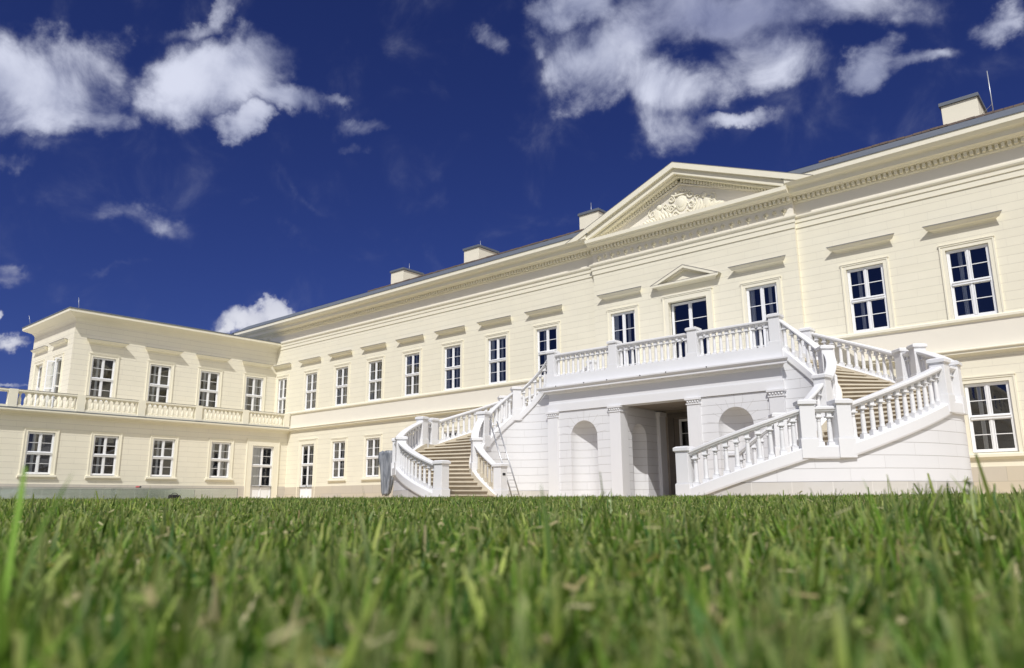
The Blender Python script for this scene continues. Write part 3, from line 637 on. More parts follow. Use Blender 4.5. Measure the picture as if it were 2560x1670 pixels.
def arm(sg,label):
    T=thing('curved_staircase',label,'staircase',(XM+sg*5.5,-5.7,0),0,'curved stair arms either side of the porch')
    def pos(t,r): a=rad(t); return (sg*r*math.sin(a),-r*math.cos(a))
    def side(t): a=rad(t); return (sg*math.sin(a),-math.cos(a))
    def path(R,Lz,t0,t1,dr=0,st=1.5):
        n=max(2,int(abs(t1-t0)/st)); kn=[k for k in (LK[0] if R is Ro else LKi[0]) if t0<k<t1]
        ts=sorted(set([t0+(t1-t0)*i/n for i in range(n+1)]+kn)); return [((*pos(t,R(t)+dr),Lz(t)),side(t)) for t in ts]
    flip=(lambda sec:sec) if sg>0 else (lambda sec:sec[::-1])
    for R,Lz,t0,t1,inn in ((Ro,Lf,-2.5,180,False),(Ri,Lfi,-7,180.6,True)):
        # stringer band
        s=M(); s.sweep(path(R,Lz,t0,t1),flip([(-.22,-.36),(.22,-.36),(.235,-.31),(.235,-.03),(.21,0),(-.21,0),(-.235,-.03),(-.235,-.31)])); build('stringer',s,'white',T)
        # ashlar wall beneath
        pa=path(R,Lz,t0 if not inn else t0,t1); w=M(); w2=M(); Lc=0
        dr=.14 if not inn else -.16
        for i in range(len(pa)-1):
            A=Vector(pa[i][0]); B=Vector(pa[i+1][0]); sa=Vector((*pa[i][1],0)); sb=Vector((*pa[i+1][1],0)); dl=(B-A).xy.length
            a=A+sa*dr; b_=B+sb*dr; zt0,zt1=A.z-.33,B.z-.33
            if max(zt0,zt1)>.46:
                f=[(a.x,a.y,.46),(b_.x,b_.y,.46),(b_.x,b_.y,max(zt1,.46)),(a.x,a.y,max(zt0,.46))]; uv=[(Lc,.46),(Lc+dl,.46),(Lc+dl,max(zt1,.46)),(Lc,max(zt0,.46))]
                w.face(f,uv=uv,sm=True)
            a2=A+sa*(dr*1.12); b2=B+sb*(dr*1.12)
            f=[(a2.x,a2.y,-.4),(b2.x,b2.y,-.4),(b2.x,b2.y,min(zt1,.455)),(a2.x,a2.y,min(zt0,.455))]
            w2.face(f,uv=[(Lc,-.17),(Lc+dl,-.17),(Lc+dl,.43),(Lc,.43)])
            Lc+=dl
        build('side_wall',w,'white_ashlar',T); build('base_course',w2,'base_stone',T)
    s=M(); s.sweep(path(Ro,Lf,-2.3,179),flip([(-.262,-.62),(-.20,-.62),(-.20,-.035),(-.262,-.035)])); s.sweep(path(Ri,Lfi,-7,180),flip([(.20,-.62),(.262,-.62),(.262,-.035),(.20,-.035)])); build('skirting',s,'skirt',T)
    # piers
    po=[(-2.3,0),(34.5,0),(44,0),(81.5,0),(89.5,0),(127.8,0),(136.2,0)]
    pi_=[-7,35,81,129]
    for t,_ in po:
        x,y=pos(t,Ro(t)); pier(T,(x,y,Lf(t)),rz=sg*rad(t))
    x,y=pos(180,5.4); pier(T,(x,y,LB))
    for t in pi_:
        x,y=pos(t,Ri(t)); 
        pier(T,(x,y,Lfi(t)),rz=sg*rad(t)*(1 if t>0 else 0),slotrot=(None if t>100 else (rad(90) if (sg<0) else rad(-90)) if t<0 else sg*rad(t)-sg*rad(88)))
    # rails and balusters between piers
    def span(R,Lz,t0,t1,n,g0=.20,g1=.20,bm=None):
        r=(R(t0)+R(t1))/2; a=t0+math.degrees(g0/r); b_=t1-math.degrees(g1/r)
        s=M(); s.sweep(path(R,Lz,a,b_,st=2),flip(RS)); s.sweep(path(R,Lz,a,b_,st=2),flip([(-.085,.945),(.085,.945),(.085,.976),(-.085,.976)])); build('handrail',s,'white',T)
        for k in range(n):
            t=a+(b_-a)*(k+.5)/n; x,y=pos(t,R(t)); put('baluster',bm or BM,T,loc=(x,y,Lz(t)),rz=sg*rad(t))
    span(Ro,Lf,-2.3,34.5,10); span(Ro,Lf,34.5,44,2); span(Ro,Lf,44,81.5,12); span(Ro,Lf,81.5,89.5,2); span(Ro,Lf,89.5,127.8,12); span(Ro,Lf,127.8,136.2,2); span(Ro,Lf,136.2,180,12)
    span(Ri,Lfi,-7,35,5,bm=BMS if sg<0 else None); span(Ri,Lfi,35,81,6); span(Ri,Lfi,81,129,6); span(Ri,Lfi,129,180.6,6)
    # steps: one mesh, treads with nosing
    s=M()
    fl=[(-2.5,34,.07,1.20,6),(44,81.5,1.20,2.56,7),(90,128,2.56,3.89,7),(137,178,3.89,5.58,8)]
    def wedge(t0,t1,z,zb,nos=1.0):
        n=max(1,int((t1-t0)/4)+1); ts=[t0+(t1-t0)*i/n for i in range(n+1)]
        ri=lambda t:Ri(t)+.15; ro=lambda t:Ro(t)-.1
        for i in range(n):
            a,b_=ts[i],ts[i+1]
            q=[(*pos(a,ri(a)),z),(*pos(a,ro(a)),z),(*pos(b_,ro(b_)),z),(*pos(b_,ri(b_)),z)]
            s.face(q if sg<0 else q[::-1])
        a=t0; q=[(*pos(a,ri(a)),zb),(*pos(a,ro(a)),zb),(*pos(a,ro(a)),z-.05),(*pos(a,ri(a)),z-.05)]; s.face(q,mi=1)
        e=t0-nos*1.3; q0=[(*pos(e,ri(a)),z-.055),(*pos(e,ro(a)),z-.055)]; 
        s.face([(*pos(a,ri(a)),z-.055),(*pos(a,ro(a)),z-.055),q0[1],q0[0]]); s.face([q0[0],q0[1],(*q0[1][:2],z),(*q0[0][:2],z)]); s.face([(*q0[0][:2],z),(*q0[1][:2],z),(*pos(a,ro(a)),z),(*pos(a,ri(a)),z)])
    tend=[44,90,137,180.5]
    for (t0,t1,z0,z1,n),te in zip(fl,tend):
        for k in range(n):
            a=t0+(t1-t0)*k/(n-1) if n>1 else t0; b_=t0+(t1-t0)*(k+1)/(n-1); z=z0+(z1-z0)*(k+1)/n
            if k==n-1: b_=te
            wedge(a,min(b_,te),z,z-(z1-z0)/n-.02)
    build('steps',s,['skirt','step'],T)  # pale nosings on darker risers: part of the contrast is shading in the colour
    return T
arm(1,'white curved staircase arm on the right of the porch, nearer the camera')
arm(-1,'white curved staircase arm on the left of the porch with a ladder in it')
# ================================================================== LOOSE THINGS
lad=thing('ladder','aluminium ladder leaning inside the left curved staircase arm','ladder',(XM-5.22,-6.75,.06))
bot=Vector((0,0,0)); top=Vector((-1.62,.30,3.5)); wd=Vector((.18,.98,0)).normalized()*.21
s=M(); s.tube(bot-wd,top-wd,.028,6); build('stile',s,'alu',lad); s=M(); s.tube(bot+wd,top+wd,.028,6); build('stile',s,'alu',lad)
for k in range(11):
    s=M(); p=bot.lerp(top,(k+.7)/11.4); s.tube(p-wd,p+wd,.016,6); build('rung',s,'alu',lad)
bd=thing('wrapped_bundle','tall grey crumpled sheet bundle standing on thin poles left of the white staircase','bundle',(XM-14.75,-6.0,.05))
s=M(); n=26; rows=18; V=[]
for i in range(rows+1):
    t=i/rows; z=.28+t*2.25; hw_=.17+.27*min(1,(t*1.35))**.7; row=[]
    for j in range(n):
        a=2*PI*j/n; r=1+.16*math.sin(a*5+t*3)+.10*math.sin(a*9-t*5)+.12*noise.noise(Vector((a*1.5,t*4,1)))
        row.append((hw_*math.cos(a)*r+.10*(t-.5),.16*math.sin(a)*r,z+.05*math.sin(a*3) *(t>.97 or t<.03)))
    V.append(row)
for i in range(rows):
    for j in range(n): s.face([V[i][j],V[i][(j+1)%n],V[i+1][(j+1)%n],V[i+1][j]],sm=True)
s.face(V[-1]); s.face(V[0][::-1]); build('sheet',s,'sheet',bd,rz=rad(38))
for x in (-.1,.06):
    s=M(); s.tube((x,0,0),(x+.03,0,.5),.022,6); build('pole',s,'flash',bd,rz=rad(38))
def fence(x,y0,y1,zt,label,step=1.9):
    T=thing('glass_fence',label,'glass fence',(x,y0,0)); L=y1-y0; n=max(1,int(round(L/step)))
    for k in range(n):
        s=M(); a=L*k/n+.012; b_=L*(k+1)/n-.012; s.box(-.012,.012,a,b_,.02,zt-.02); build('panel',s,'fence_glass',T)
    s=M(); s.box(-.025,.025,0,L,zt-.035,zt); build('top_rail',s,'flash',T)
    s=M(); s.box(-.03,.03,L-.0,L+.03,0,zt); build('end_post',s,'flash',T)
    return T
fence(6.5,-24.5,-4.8,.94,'long green tinted glass fence in front of the left wing, nearer the lawn')
fence(5.5,-24.5,-7.3,.86,'shorter glass fence close behind the first, against the left wing')
bg=thing('black_bag','black bag with a carrying handle on the lawn edge by the glass fence','bag',(8.0,-9.8,.02))
s=M(); s.box(-.18,.18,-.33,.33,0,.46); o=build('bag_body',s,'bag',bg,bevel=.06); 
s=M(); 
for i in range(10):
    a,b_=PI*i/10,PI*(i+1)/10; s.tube((0,-.2*math.cos(a),.45+.13*math.sin(a)),(0,-.2*math.cos(b_),.45+.13*math.sin(b_)),.018,6)
build('handle',s,'bag',bg)
s=M(); s.box(-.2,-.05,-.25,.2,.42,.49); s.box(.0,.21,-.3,.3,.2,.27); build('flap',s,'bag',bg,bevel=.02)
cl=thing('cloth','small crumpled pink and black cloth lying on the glass fence rail','cloth',(6.5,-11.35,.94))
s=M(); 
for k in range(6): s.ball((.0+.02*math.sin(k*2),-.14+.05*k,.045+.015*(k%2)),.06,8,(.8,1,.8),mi=0 if k<4 else 1)
build('fabric',s,['pink','black'],cl)
# ================================================================== GROUND
def gz(x,y):
    d=math.hypot(x-CAM[0],y-CAM[1]); t=min(d/27,1); base=-.150+.215*(t*t*(3-2*t))*.75+.05*t
    return base+.006*noise.noise(Vector((x*1.3,y*1.3,0)))*min(1,d)+.010*noise.noise(Vector((x*.25,y*.25,3)))*min(1,d/4)
def disc(rmaxf,dz,rings,nsec=160):
    V=[(CAM[0],CAM[1],gz(CAM[0],CAM[1])+dz)]; F=[]
    R=[rings]
    for i,r in enumerate(rings):
        for j in range(nsec):
            a=2*PI*j/nsec; rr=min(r,rmaxf(a)); x=CAM[0]+rr*math.sin(a); y=CAM[1]+rr*math.cos(a)
            V.append((x,y,gz(x,y)+dz))
    for j in range(nsec): F.append((0,1+(j+1)%nsec,1+j))
    for i in range(len(rings)-1):
        for j in range(nsec):
            a=1+i*nsec+j; b_=1+i*nsec+(j+1)%nsec; F.append((a,b_,b_+nsec,a+nsec))
    return V,F
m,nt,b,N,L=nodes_of('pale_gravel'); b.inputs['Roughness'].default_value=.9
g=N('ShaderNodeNewGeometry'); vz=N('ShaderNodeTexVoronoi'); vz.inputs['Scale'].default_value=55; L(g.outputs['Position'],vz.inputs['Vector'])
cr=N('ShaderNodeValToRGB'); cr.color_ramp.elements[0].color=(.46,.37,.24,1); cr.color_ramp.elements[1].color=(.64,.54,.38,1); L(vz.outputs['Color'],cr.inputs['Fac']); L(cr.outputs['Color'],b.inputs['Base Color'])
bp=N('ShaderNodeBump'); bp.inputs['Distance'].default_value=.01; L(vz.outputs['Distance'],bp.inputs['Height']); L(bp.outputs['Normal'],b.inputs['Normal'])
MT['gravel']=m
rings=[.1*1.17**i for i in range(56)]
V,F=disc(lambda a:1e9,-.004,rings)
me=bpy.data.meshes.new('ground'); me.from_pydata(V,[],F); me.materials.append(MT['gravel']); tag(put('ground',me),kind='structure')
LX0,LX1,LY0,LY1=8.6,90,-70,-12.6
def lawnr(a):
    sx,sy=math.sin(a),math.cos(a); r=1e9
    if sx>1e-6: r=min(r,(LX1-CAM[0])/sx)
    if sx<-1e-6: r=min(r,(LX0-CAM[0])/sx)
    if sy>1e-6: r=min(r,(LY1-CAM[1])/sy)
    if sy<-1e-6: r=min(r,(LY0-CAM[1])/sy)
    return r
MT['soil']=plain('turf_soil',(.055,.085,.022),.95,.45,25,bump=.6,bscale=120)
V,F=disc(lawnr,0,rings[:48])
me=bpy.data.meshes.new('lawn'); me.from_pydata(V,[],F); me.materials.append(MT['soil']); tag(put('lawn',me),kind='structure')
# grass blades
m=bpy.data.materials.new('grass_blades'); m.use_nodes=True; nt=m.node_tree; nt.nodes.clear(); N=nt.nodes.new; L=nt.links.new
o_=N('ShaderNodeOutputMaterial'); at=N('ShaderNodeAttribute'); at.attribute_name='tint'
pb=N('ShaderNodeBsdfPrincipled'); pb.inputs['Roughness'].default_value=.5; pb.inputs['Specular IOR Level'].default_value=.22; L(at.outputs['Color'],pb.inputs['Base Color'])
tr=N('ShaderNodeBsdfTranslucent'); mg=N('ShaderNodeMix'); mg.data_type='RGBA'; mg.blend_type='MULTIPLY'; mg.inputs['Factor'].default_value=1; mg.inputs['B'].default_value=(1.3,1.4,.7,1); L(at.outputs['Color'],mg.inputs['A']); L(mg.outputs['Result'],tr.inputs['Color'])
mx=N('ShaderNodeMixShader'); mx.inputs[0].default_value=.38; L(pb.outputs[0],mx.inputs[1]); L(tr.outputs[0],mx.inputs[2]); L(mx.outputs[0],o_.inputs[0]); MT['grass']=m
VIEW=math.atan2(-.6528,.7572)
def gz_np(x,y):
    d=np.hypot(x-CAM[0],y-CAM[1]); t=np.minimum(d/27,1)
    return -.150+.215*(t*t*(3-2*t))*.75+.05*t
def grass_zone(r0,r1,dens,wmul,segs,half=rad(44),hmul=1):
    area=half*(r1*r1-r0*r0); n=int(area*dens)
    nt_=max(1,n//9); rt_=np.sqrt(rng.uniform(r0*r0,r1*r1,nt_)); at_=VIEW+rng.uniform(-half,half,nt_); ti_=rng.integers(0,nt_,n)
    sdv=.012*max(1,wmul*.55); ox,oy=rng.normal(0,sdv,n),rng.normal(0,sdv,n); th=rng.normal(1,.16,nt_)[ti_]; tb=rng.uniform(.72,1.25,nt_)[ti_]
    x=CAM[0]+rt_[ti_]*np.sin(at_[ti_])+ox; y=CAM[1]+rt_[ti_]*np.cos(at_[ti_])+oy; r=np.hypot(x-CAM[0],y-CAM[1]); a=np.arctan2(x-CAM[0],y-CAM[1]); k=(x>LX0)&(y<LY1)&(r>.09)
    x,y,r,a,ox,oy,th,tb=x[k],y[k],r[k],a[k],ox[k],oy[k],th[k],tb[k]; n=len(x)
    patch=np.sin(x*2.1+1.3*np.sin(y*1.7))*np.sin(y*1.9+x*.7)
    z=gz_np(x,y)-.004
    h=rng.normal(.062,.017,n)*hmul*(1+.10*patch); h=np.clip(h*th,.02,.16)
    kind=rng.random(n); tall=rng.random(n)<.014; h[tall]*=1.55; far=(r>5)&(rng.random(n)<.05); h[far]*=1.35
    ph=np.degrees(a-VIEW); rt=np.clip((ph-17)/12,0,1)*np.clip((7-r)/2.5,0,1)*np.clip((r-1.1)/.6,0,1); lf=np.clip((-ph-24)/6,0,1)*np.clip((r-3)/2,0,1)*np.clip((11-r)/2,0,1)
    h*=1+.75*rt*rng.random(n)+.55*lf*(rng.random(n)<.25)
    w=rng.uniform(.0030,.0062,n)*wmul
    az=np.arctan2(oy,ox)+rng.normal(0,.6,n); lean=np.abs(rng.normal(0,.24,n)); curl=rng.normal(.25,.25,n)
    dry=(kind<.075); yel=(kind>.075)&(kind<.26); short=dry&(rng.random(n)<.25); lean[short]=rng.uniform(.7,1.35,short.sum()); h[dry]*=.8
    col=np.empty((n,3)); u=rng.random((n,1))
    col[:]=(np.array([.048,.110,.012])*(1-u)+np.array([.18,.31,.042])*u)
    col[yel]=(np.array([.22,.34,.045])*(1-u[yel])+np.array([.42,.48,.13])*u[yel])
    col[dry]=(np.array([.34,.27,.13])*(1-u[dry])+np.array([.72,.62,.42])*u[dry])
    blue=(kind>.86); col[blue]=np.array([.045,.125,.025])*(1-u[blue])+np.array([.10,.20,.055])*u[blue]
    col*=tb[:,None]
    fx,fy=np.cos(az),np.sin(az)                    # lean direction
    sa=az+PI/2+rng.normal(0,.5,n); sx,sy=np.cos(sa),np.sin(sa)
    rows=segs+1; blunt=rng.random(n)<.55
    P=[]; 
    for k in range(rows):
        t=k/segs; ang=lean+curl*t; 
        px=x+fx*h*t*np.sin(ang); py=y+fy*h*t*np.sin(ang); pz=z+h*t*np.cos(np.clip(ang,-1.4,1.45))
        ww=w*(1-.35*t**2) if k<segs else np.where(blunt,w*.45,w*.06)
        P.append(np.stack([px-sx*ww/2*2*.5,py-sy*ww*.5,pz],1)); P.append(np.stack([px+sx*ww*.5,py+sy*ww*.5,pz],1))
    V=np.stack(P,1)                                # n, 2*rows, 3
    base=(np.arange(n)*2*rows)[:,None]; F=[]
    for k in range(segs): F.append(base+np.array([2*k,2*k+1,2*k+3,2*k+2]))
    F=np.stack(F,1).reshape(-1,4)
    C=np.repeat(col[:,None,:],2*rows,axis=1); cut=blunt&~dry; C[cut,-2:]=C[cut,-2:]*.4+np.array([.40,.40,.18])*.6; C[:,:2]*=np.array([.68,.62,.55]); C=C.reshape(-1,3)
    if r1<17:
        m_=int(n*.05); q=rng.integers(0,n,m_); cx,cy,cz=x[q],y[q],z[q]+h[q]*rng.uniform(.75,1.0,m_); az2=rng.uniform(0,2*PI,m_); l2=rng.uniform(.005,.014,m_)*max(1,wmul*.4); w2=rng.uniform(.0012,.0028,m_)*max(1,wmul*.5); ti=rng.uniform(-.5,.5,m_)
        dx,dy_,dz=np.cos(az2)*l2,np.sin(az2)*l2,ti*l2; ex_,ey=-np.sin(az2)*w2,np.cos(az2)*w2
        V2=np.stack([np.stack([cx-dx-ex_,cy-dy_-ey,cz-dz],1),np.stack([cx-dx+ex_,cy-dy_+ey,cz-dz+w2],1),np.stack([cx+dx+ex_,cy+dy_+ey,cz+dz+w2],1),np.stack([cx+dx-ex_,cy+dy_-ey,cz+dz],1)],1)
        F2=len(V)*2*rows+np.arange(m_*4).reshape(-1,4); u2=rng.random((m_,1)); c2=np.array([.42,.34,.17])*(1-u2)+np.array([.66,.62,.36])*u2; g2=rng.random(m_)<.45; c2[g2]=np.array([.30,.38,.10])
        return np.concatenate([V.reshape(-1,3),V2.reshape(-1,3)]),np.concatenate([F,F2]),np.concatenate([C,np.repeat(c2,4,axis=0)])
    return V.reshape(-1,3),F,C
zones=[(.10,.9,26000,1.35,3,.97),(.9,2.6,12000,1.6,3,1),(2.6,7,3400,2.4,2,1.0),(7,16,420,4.0,2,1.1),(16,30,150,6.5,1,1.1),(30,46,55,11,1,1.1)]
Vs,Fs,Cs=[],[],[]; off=0
for r0,r1,de,wm,sg_,hm in zones:
    v,f,c=grass_zone(r0,r1,de,wm,sg_,hmul=hm); Vs.append(v); Fs.append(f+off); Cs.append(c); off+=len(v)
V=np.concatenate(Vs).astype(np.float32); F=np.concatenate(Fs).astype(np.int32); C=np.concatenate(Cs).astype(np.float32)
me=bpy.data.meshes.new('grass'); me.vertices.add(len(V)); me.vertices.foreach_set('co',V.ravel()); me.loops.add(F.size); me.loops.foreach_set('vertex_index',F.ravel())
me.polygons.add(len(F)); me.polygons.foreach_set('loop_start',np.arange(0,F.size,4,dtype=np.int32)); me.polygons.foreach_set('loop_total',np.full(len(F),4,dtype=np.int32))
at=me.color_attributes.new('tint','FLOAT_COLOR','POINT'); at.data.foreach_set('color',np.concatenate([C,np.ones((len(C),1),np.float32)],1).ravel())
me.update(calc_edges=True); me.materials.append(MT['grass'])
tag(put('grass',me),'short mown green grass with pale clippings covering the lawn','grass',kind='stuff')
# single tall blade at the left and a few weed sprigs
MT['blade']=plain('fresh_blade',(.22,.38,.06),.5,.15,40); MT['weed']=plain('weed_green',(.34,.42,.20),.6,.2,40); MT['seed']=plain('dry_seed',(.40,.34,.20),.8,.2,40)
Fw=Vector((-.637597,.739554,.21571)); Rt=Vector((.756375,.654102,-.006865)); Up=Vector((.146173,-.15878,.976433))
def spot(px,dist):
    d=Fw+Rt*((px-1280)/1887.157)-Up*((1250-835)/1887.157); d=Vector((d.x,d.y,0)).normalized()*dist
    return (CAM[0]+d.x,CAM[1]+d.y,float(gz_np(CAM[0]+d.x,CAM[1]+d.y)))
def strip(s,pts,ws,side,mi=0):
    for i in range(len(pts)-1):
        a,b_=Vector(pts[i]),Vector(pts[i+1]); sd=Vector(side)
        s.face([a-sd*ws[i]/2,a+sd*ws[i]/2,b_+sd*ws[i+1]/2,b_-sd*ws[i+1]/2],mi=mi)
sd=tuple(Rt)
T=put('tall_grass_blade',None) if False else None
s=M(); l=spot(40,.85); strip(s,[(0,0,0),(.003,0,.06),(.007,0,.11),(.011,0,.155),(.013,0,.182)],[.006,.0065,.0065,.006,.003],sd); o=build('tall_grass_blade',s,'blade',loc=l); tag(o,'single tall bright green grass blade, blurred, at the left edge of the lawn','grass blade')
def sprig(px,dist,h,label,seed):
    R=random.Random(seed); T=thing('weed_sprig',label,'weed',spot(px,dist)); s=M(); p=Vector((0,0,0)); q=Vector((R.uniform(-.01,.01),0,h)); s.tube(p,q,.0022*dist/1.6,5,r2=.001); build('stem',s,'weed',T)
    s=M()
    for k in range(7):
        t=.45+.55*k/6; b_=p.lerp(q,t); a=R.uniform(0,6.28); d=Vector((math.cos(a),math.sin(a),R.uniform(.3,1.0))).normalized()*h*R.uniform(.08,.14); w=Vector((-d.y,d.x,0)).normalized()*h*.035
        s.face([b_,b_+d*.5+w,b_+d,b_+d*.5-w])
    build('leaves',s,'weed',T)
sprig(1457,2.2,.155,'leafy weed sprig above the grass in front of the left niche of the porch',1)
sprig(1522,2.6,.16,'thin weed sprig above the grass in front of the left pilaster of the porch',2)
sprig(2438,1.5,.165,'pale grass seed head standing above the lawn by the right ground floor window',3)
# ================================================================== CAMERA
cd=bpy.data.cameras.new('camera'); cam=bpy.data.objects.new('camera',cd); COL.objects.link(cam); scene.camera=cam
cd.sensor_width=36; cd.lens=36*1887.1575/2560; cd.clip_start=.01; cd.clip_end=5000
mat=Matrix((Rt,Up,-Fw)).transposed(); cam.location=CAM; cam.rotation_mode='QUATERNION'; cam.rotation_quaternion=mat.to_quaternion()
cd.dof.use_dof=True; cd.dof.focus_distance=24; cd.dof.aperture_fstop=5; cd.dof.aperture_blades=7
# ================================================================== LIGHT
SD=Vector((.335,-.56,.758)).normalized()
sl=bpy.data.lights.new('sun','SUN'); sl.energy=2.85; sl.angle=rad(.53); sl.color=(1,.975,.935)
so=bpy.data.objects.new('sun',sl); COL.objects.link(so); so.rotation_mode='QUATERNION'; so.rotation_quaternion=SD.to_track_quat('Z','Y'); so.location=(30,-30,40)
wd_=bpy.data.worlds.new('World'); scene.world=wd_; wd_.use_nodes=True; nt=wd_.node_tree; nt.nodes.clear(); N=nt.nodes.new; L=nt.links.new
def mth(op,a,b_=None,c=None,clamp=False):
    n=N('ShaderNodeMath'); n.operation=op; n.use_clamp=clamp
    for i,v in enumerate((a,b_,c)):
        if v is None: continue
        if isinstance(v,(int,float)): n.inputs[i].default_value=v
        else: L(v,n.inputs[i])
    return n.outputs[0]
sky=N('ShaderNodeTexSky'); sky.sky_type='NISHITA'; sky.sun_disc=False; sky.sun_elevation=math.asin(SD.z); sky.sun_rotation=math.atan2(SD.x,SD.y)
sky.air_density=1.0; sky.dust_density=.2; sky.ozone_density=3.0
tc=N('ShaderNodeTexCoord'); D=tc.outputs['Generated']
def dirpx(px,py): return (Fw+Rt*((px-1280)/1887.157)-Up*((py-835)/1887.157)).normalized()
K=1.0756
def blob(cx,cy,rx,ry,tilt=0):
    cx*=K; cy*=K; rx*=K; ry*=K; t=rad(tilt); c=dirpx(cx,cy)
    e1=dirpx(cx+rx*math.cos(t),cy-rx*math.sin(t))-c; e2=dirpx(cx+ry*math.sin(t),cy+ry*math.cos(t))-c
    # dual basis
    n=e1.cross(e2); d1=e2.cross(n)/n.dot(n)*1.0; d2=n.cross(e1)/n.dot(n)
    d1=d1/ d1.dot(e1); d2=d2/d2.dot(e2)
    outs=[]
    for dv in (d1,d2):
        v=N('ShaderNodeVectorMath'); v.operation='DOT_PRODUCT'; L(DW,v.inputs[0]); v.inputs[1].default_value=dv; s_=mth('SUBTRACT',v.outputs['Value'],dv.dot(c)); outs.append(s_)
    q=mth('MULTIPLY_ADD',outs[0],outs[0],mth('MULTIPLY',outs[1],outs[1]))
    return q
# warp the direction a little so that cloud masses are ragged
nz=N('ShaderNodeTexNoise'); nz.inputs['Scale'].default_value=9; nz.inputs['Detail'].default_value=6; nz.inputs['Roughness'].default_value=.6; L(D,nz.inputs['Vector'])
vs=N('ShaderNodeVectorMath'); vs.operation='SUBTRACT'; L(nz.outputs['Color'],vs.inputs[0]); vs.inputs[1].default_value=(.5,.5,.5)
vm=N('ShaderNodeVectorMath'); vm.operation='SCALE'; L(vs.outputs[0],vm.inputs[0]); vm.inputs['Scale'].default_value=.11
va=N('ShaderNodeVectorMath'); va.operation='ADD'; L(D,va.inputs[0]); L(vm.outputs[0],va.inputs[1]); DW=va.outputs[0]
BL=[(60,190,215,105,0,1),(190,150,100,70,10,.8),(10,270,110,50,0,.7),(230,265,80,42,-10,.55),(520,175,165,85,22,1),(610,105,70,45,0,.75),(430,235,110,55,0,.8),(650,225,100,42,-10,.8),(572,292,58,34,0,1),(470,50,110,26,28,.42),
(775,228,45,14,-10,.34),(855,290,58,22,12,.36),(840,350,30,13,0,.26),(330,510,88,26,-14,.30),(575,467,30,15,-10,.32),(300,626,140,9,0,.16),(1130,75,46,26,-60,.40),(10,385,60,18,10,.36),(60,340,80,18,0,.22),(15,632,55,18,-8,.3),
(565,745,68,25,0,1),(640,733,46,22,0,1),(515,757,26,15,0,1),(5,722,18,14,0,.9),(35,800,42,15,0,.7),(15,888,60,7,0,.5),
(1440,125,150,85,30,1),(1370,180,50,32,30,.5),(1345,38,105,45,10,.9),(1285,98,45,32,0,.4),(1640,25,280,80,0,.8),(1930,15,220,60,5,.62),(1560,190,135,65,0,.9),(1780,150,130,65,0,.62),(1560,290,100,65,-20,.72),(1695,285,105,20,0,.55),(1490,335,55,32,0,.28),
(2020,165,92,42,38,.8),(2150,135,105,20,8,.45),(2340,42,72,40,20,.75),(650,530,110,18,-15,.14),(700,440,60,10,-50,.12)]
tot=None
for cx,cy,rx,ry,ti,am in BL:
    q=blob(cx,cy,rx*1.22,ry*1.28,-ti if False else ti); v=mth('MULTIPLY',mth('SUBTRACT',1.0,q,clamp=True) if False else mth('MAXIMUM',mth('SUBTRACT',1.15,q),-.6),am)
    tot=v if tot is None else mth('SMOOTH_MAX',tot,v,.25)
# only in front half, because the dual planes repeat on the opposite side
fr=N('ShaderNodeVectorMath'); fr.operation='DOT_PRODUCT'; L(D,fr.inputs[0]); fr.inputs[1].default_value=Fw
front=mth('GREATER_THAN',fr.outputs['Value'],.3)
tot=mth('MULTIPLY_ADD',front,mth('ADD',tot,.6),-.6)
# unseen broken cumulus added behind the photographer to raise the fill light
n3=N('ShaderNodeTexNoise'); n3.inputs['Scale'].default_value=2.6; n3.inputs['Detail'].default_value=3; L(D,n3.inputs['Vector'])
back=mth('MULTIPLY_ADD',fr.outputs['Value'],-1.6,.15)
bk=mth('ADD',mth('MULTIPLY',mth('SUBTRACT',n3.outputs['Fac'],.40),5.0),mth('MINIMUM',back,.5))
bk=mth('MULTIPLY_ADD',mth('LESS_THAN',fr.outputs['Value'],.45),mth('ADD',bk,.6),-.6)
cp=N('ShaderNodeVectorMath'); cp.operation='DOT_PRODUCT'; L(D,cp.inputs[0]); cp.inputs[1].default_value=Vector((-.62,-.74,.30)).normalized()
bk=mth('ADD',bk,mth('MULTIPLY',mth('MULTIPLY',mth('SUBTRACT',cp.outputs['Value'],.62,clamp=True),6.0,clamp=True),-2.2))  # clear gap added in the unseen clouds so main windows reflect blue
tot=mth('MAXIMUM',tot,bk)
n1=N('ShaderNodeTexNoise'); n1.inputs['Scale'].default_value=12; n1.inputs['Detail'].default_value=9; n1.inputs['Roughness'].default_value=.56; n1.inputs['Distortion'].default_value=.4; L(D,n1.inputs['Vector'])
n2=N('ShaderNodeTexNoise'); n2.inputs['Scale'].default_value=5; n2.inputs['Detail'].default_value=6; L(D,n2.inputs['Vector'])
dn=mth('MULTIPLY_ADD',mth('SUBTRACT',n1.outputs['Fac'],.5),mth('MULTIPLY',mth('MULTIPLY',mth('ADD',tot,.55),1.1,clamp=True),2.0),tot)
ms=N('ShaderNodeMapRange'); ms.interpolation_type='SMOOTHERSTEP'; L(dn,ms.inputs['Value']); ms.inputs['From Min'].default_value=.0; ms.inputs['From Max'].default_value=1.22; ms.inputs['To Max'].default_value=.96
cc=N('ShaderNodeMix'); cc.data_type='RGBA'; cc.inputs['A'].default_value=(.27,.30,.44,1); cc.inputs['B'].default_value=(.66,.69,.82,1)
sh=N('ShaderNodeMapRange'); sh.interpolation_type='SMOOTHSTEP'; L(mth('MULTIPLY_ADD',n1.outputs['Fac'],.5,n2.outputs['Fac']),sh.inputs['Value']); sh.inputs['From Min'].default_value=.55; sh.inputs['From Max'].default_value=.95; L(sh.outputs['Result'],cc.inputs['Factor'])
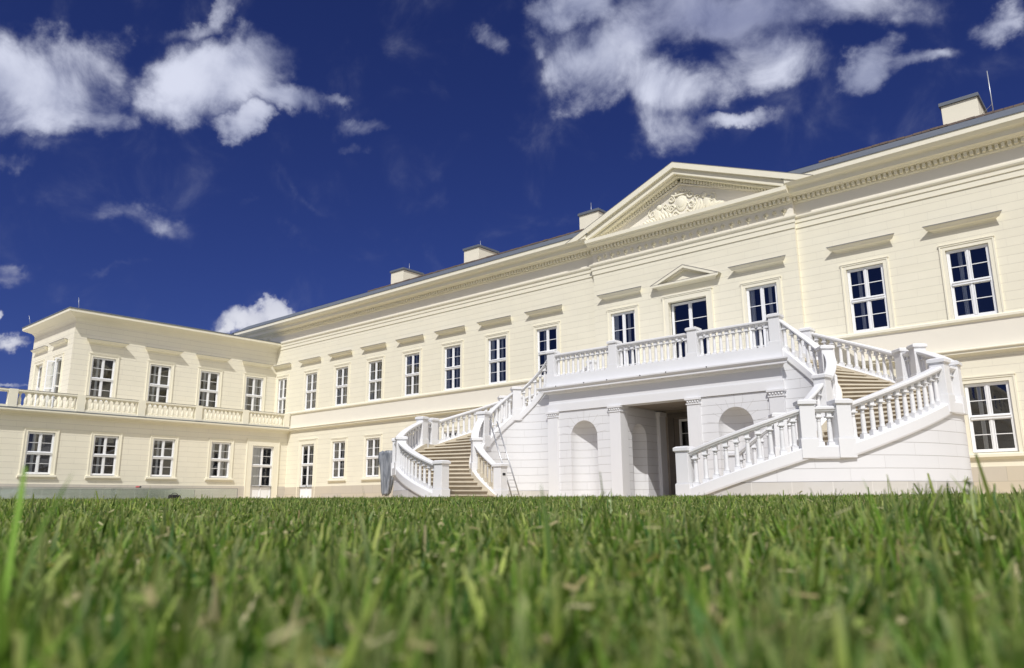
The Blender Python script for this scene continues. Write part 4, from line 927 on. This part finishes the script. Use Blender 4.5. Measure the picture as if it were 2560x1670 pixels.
# clouds low over the horizon are brighter; added back clouds brightened for fill
sp=N('ShaderNodeSeparateXYZ'); L(D,sp.inputs[0])
lowb=N('ShaderNodeMapRange'); L(sp.outputs['Z'],lowb.inputs['Value']); lowb.inputs['From Min'].default_value=.34; lowb.inputs['From Max'].default_value=.14; lowb.inputs['To Min'].default_value=0; lowb.inputs['To Max'].default_value=1
bkb=N('ShaderNodeMapRange'); L(fr.outputs['Value'],bkb.inputs['Value']); bkb.inputs['From Min'].default_value=.4; bkb.inputs['From Max'].default_value=-.1; bkb.inputs['To Min'].default_value=0; bkb.inputs['To Max'].default_value=1
gq=blob(1690,45,330,120,0); gm=mth('MULTIPLY',mth('MULTIPLY',mth('SUBTRACT',1.0,gq,clamp=True),front),.8)
gg=N('ShaderNodeMix'); gg.data_type='RGBA'; L(gm,gg.inputs['Factor']); L(cc.outputs['Result'],gg.inputs['A']); gg.inputs['B'].default_value=(.15,.175,.33,1); cc=gg
cl2=N('ShaderNodeMix'); cl2.data_type='RGBA'; L(mth('MAXIMUM',lowb.outputs['Result'],bkb.outputs['Result']),cl2.inputs['Factor']); L(cc.outputs['Result'],cl2.inputs['A']); cl2.inputs['B'].default_value=(.84,.84,.87,1)
# sky tint: deep polarised blue
st=N('ShaderNodeVectorMath'); st.operation='MULTIPLY'; L(sky.outputs['Color'],st.inputs[0]); st.inputs[1].default_value=(.10,.10,.10)
tn=N('ShaderNodeMix'); tn.data_type='RGBA'; tn.blend_type='MULTIPLY'; tn.inputs['Factor'].default_value=1; L(st.outputs[0],tn.inputs['A']); tn.inputs['B'].default_value=(.128,.150,.37,1)
cs=N('ShaderNodeVectorMath'); cs.operation='SCALE'; L(cl2.outputs['Result'],cs.inputs[0]); cs.inputs['Scale'].default_value=1/1.15
SKYM=tn
fin=N('ShaderNodeMix'); fin.data_type='RGBA'; L(ms.outputs['Result'],fin.inputs['Factor']); L(tn.outputs['Result'],fin.inputs['A']); L(cs.outputs[0],fin.inputs['B'])
# everything above is scaled so that the Background runs at 0.1
up=N('ShaderNodeVectorMath'); up.operation='SCALE'; L(fin.outputs['Result'],up.inputs[0]); up.inputs['Scale'].default_value=10
bgd=N('ShaderNodeBackground'); bgd.inputs['Strength'].default_value=.1; L(up.outputs[0],bgd.inputs['Color']); ow=N('ShaderNodeOutputWorld'); L(bgd.outputs[0],ow.inputs[0])
scene.view_settings.view_transform='Standard'; scene.view_settings.look='None'; scene.view_settings.gamma=1; scene.view_settings.exposure=.33
scene.cycles.max_bounces=8; scene.cycles.transparent_max_bounces=12; scene.cycles.diffuse_bounces=4
try: scene.cycles.use_denoising=True
except Exception: pass
# ================================================================== survey units -> metres
done=set()
for o in list(scene.objects):
    o.location=Vector(o.location)*S
    if o.type=='MESH' and o.data and o.data.name not in done:
        done.add(o.data.name); n=len(o.data.vertices); co=np.empty(n*3,np.float32); o.data.vertices.foreach_get('co',co); o.data.vertices.foreach_set('co',co*S); o.data.update()
    for md in o.modifiers:
        if md.type=='BEVEL': md.width*=S
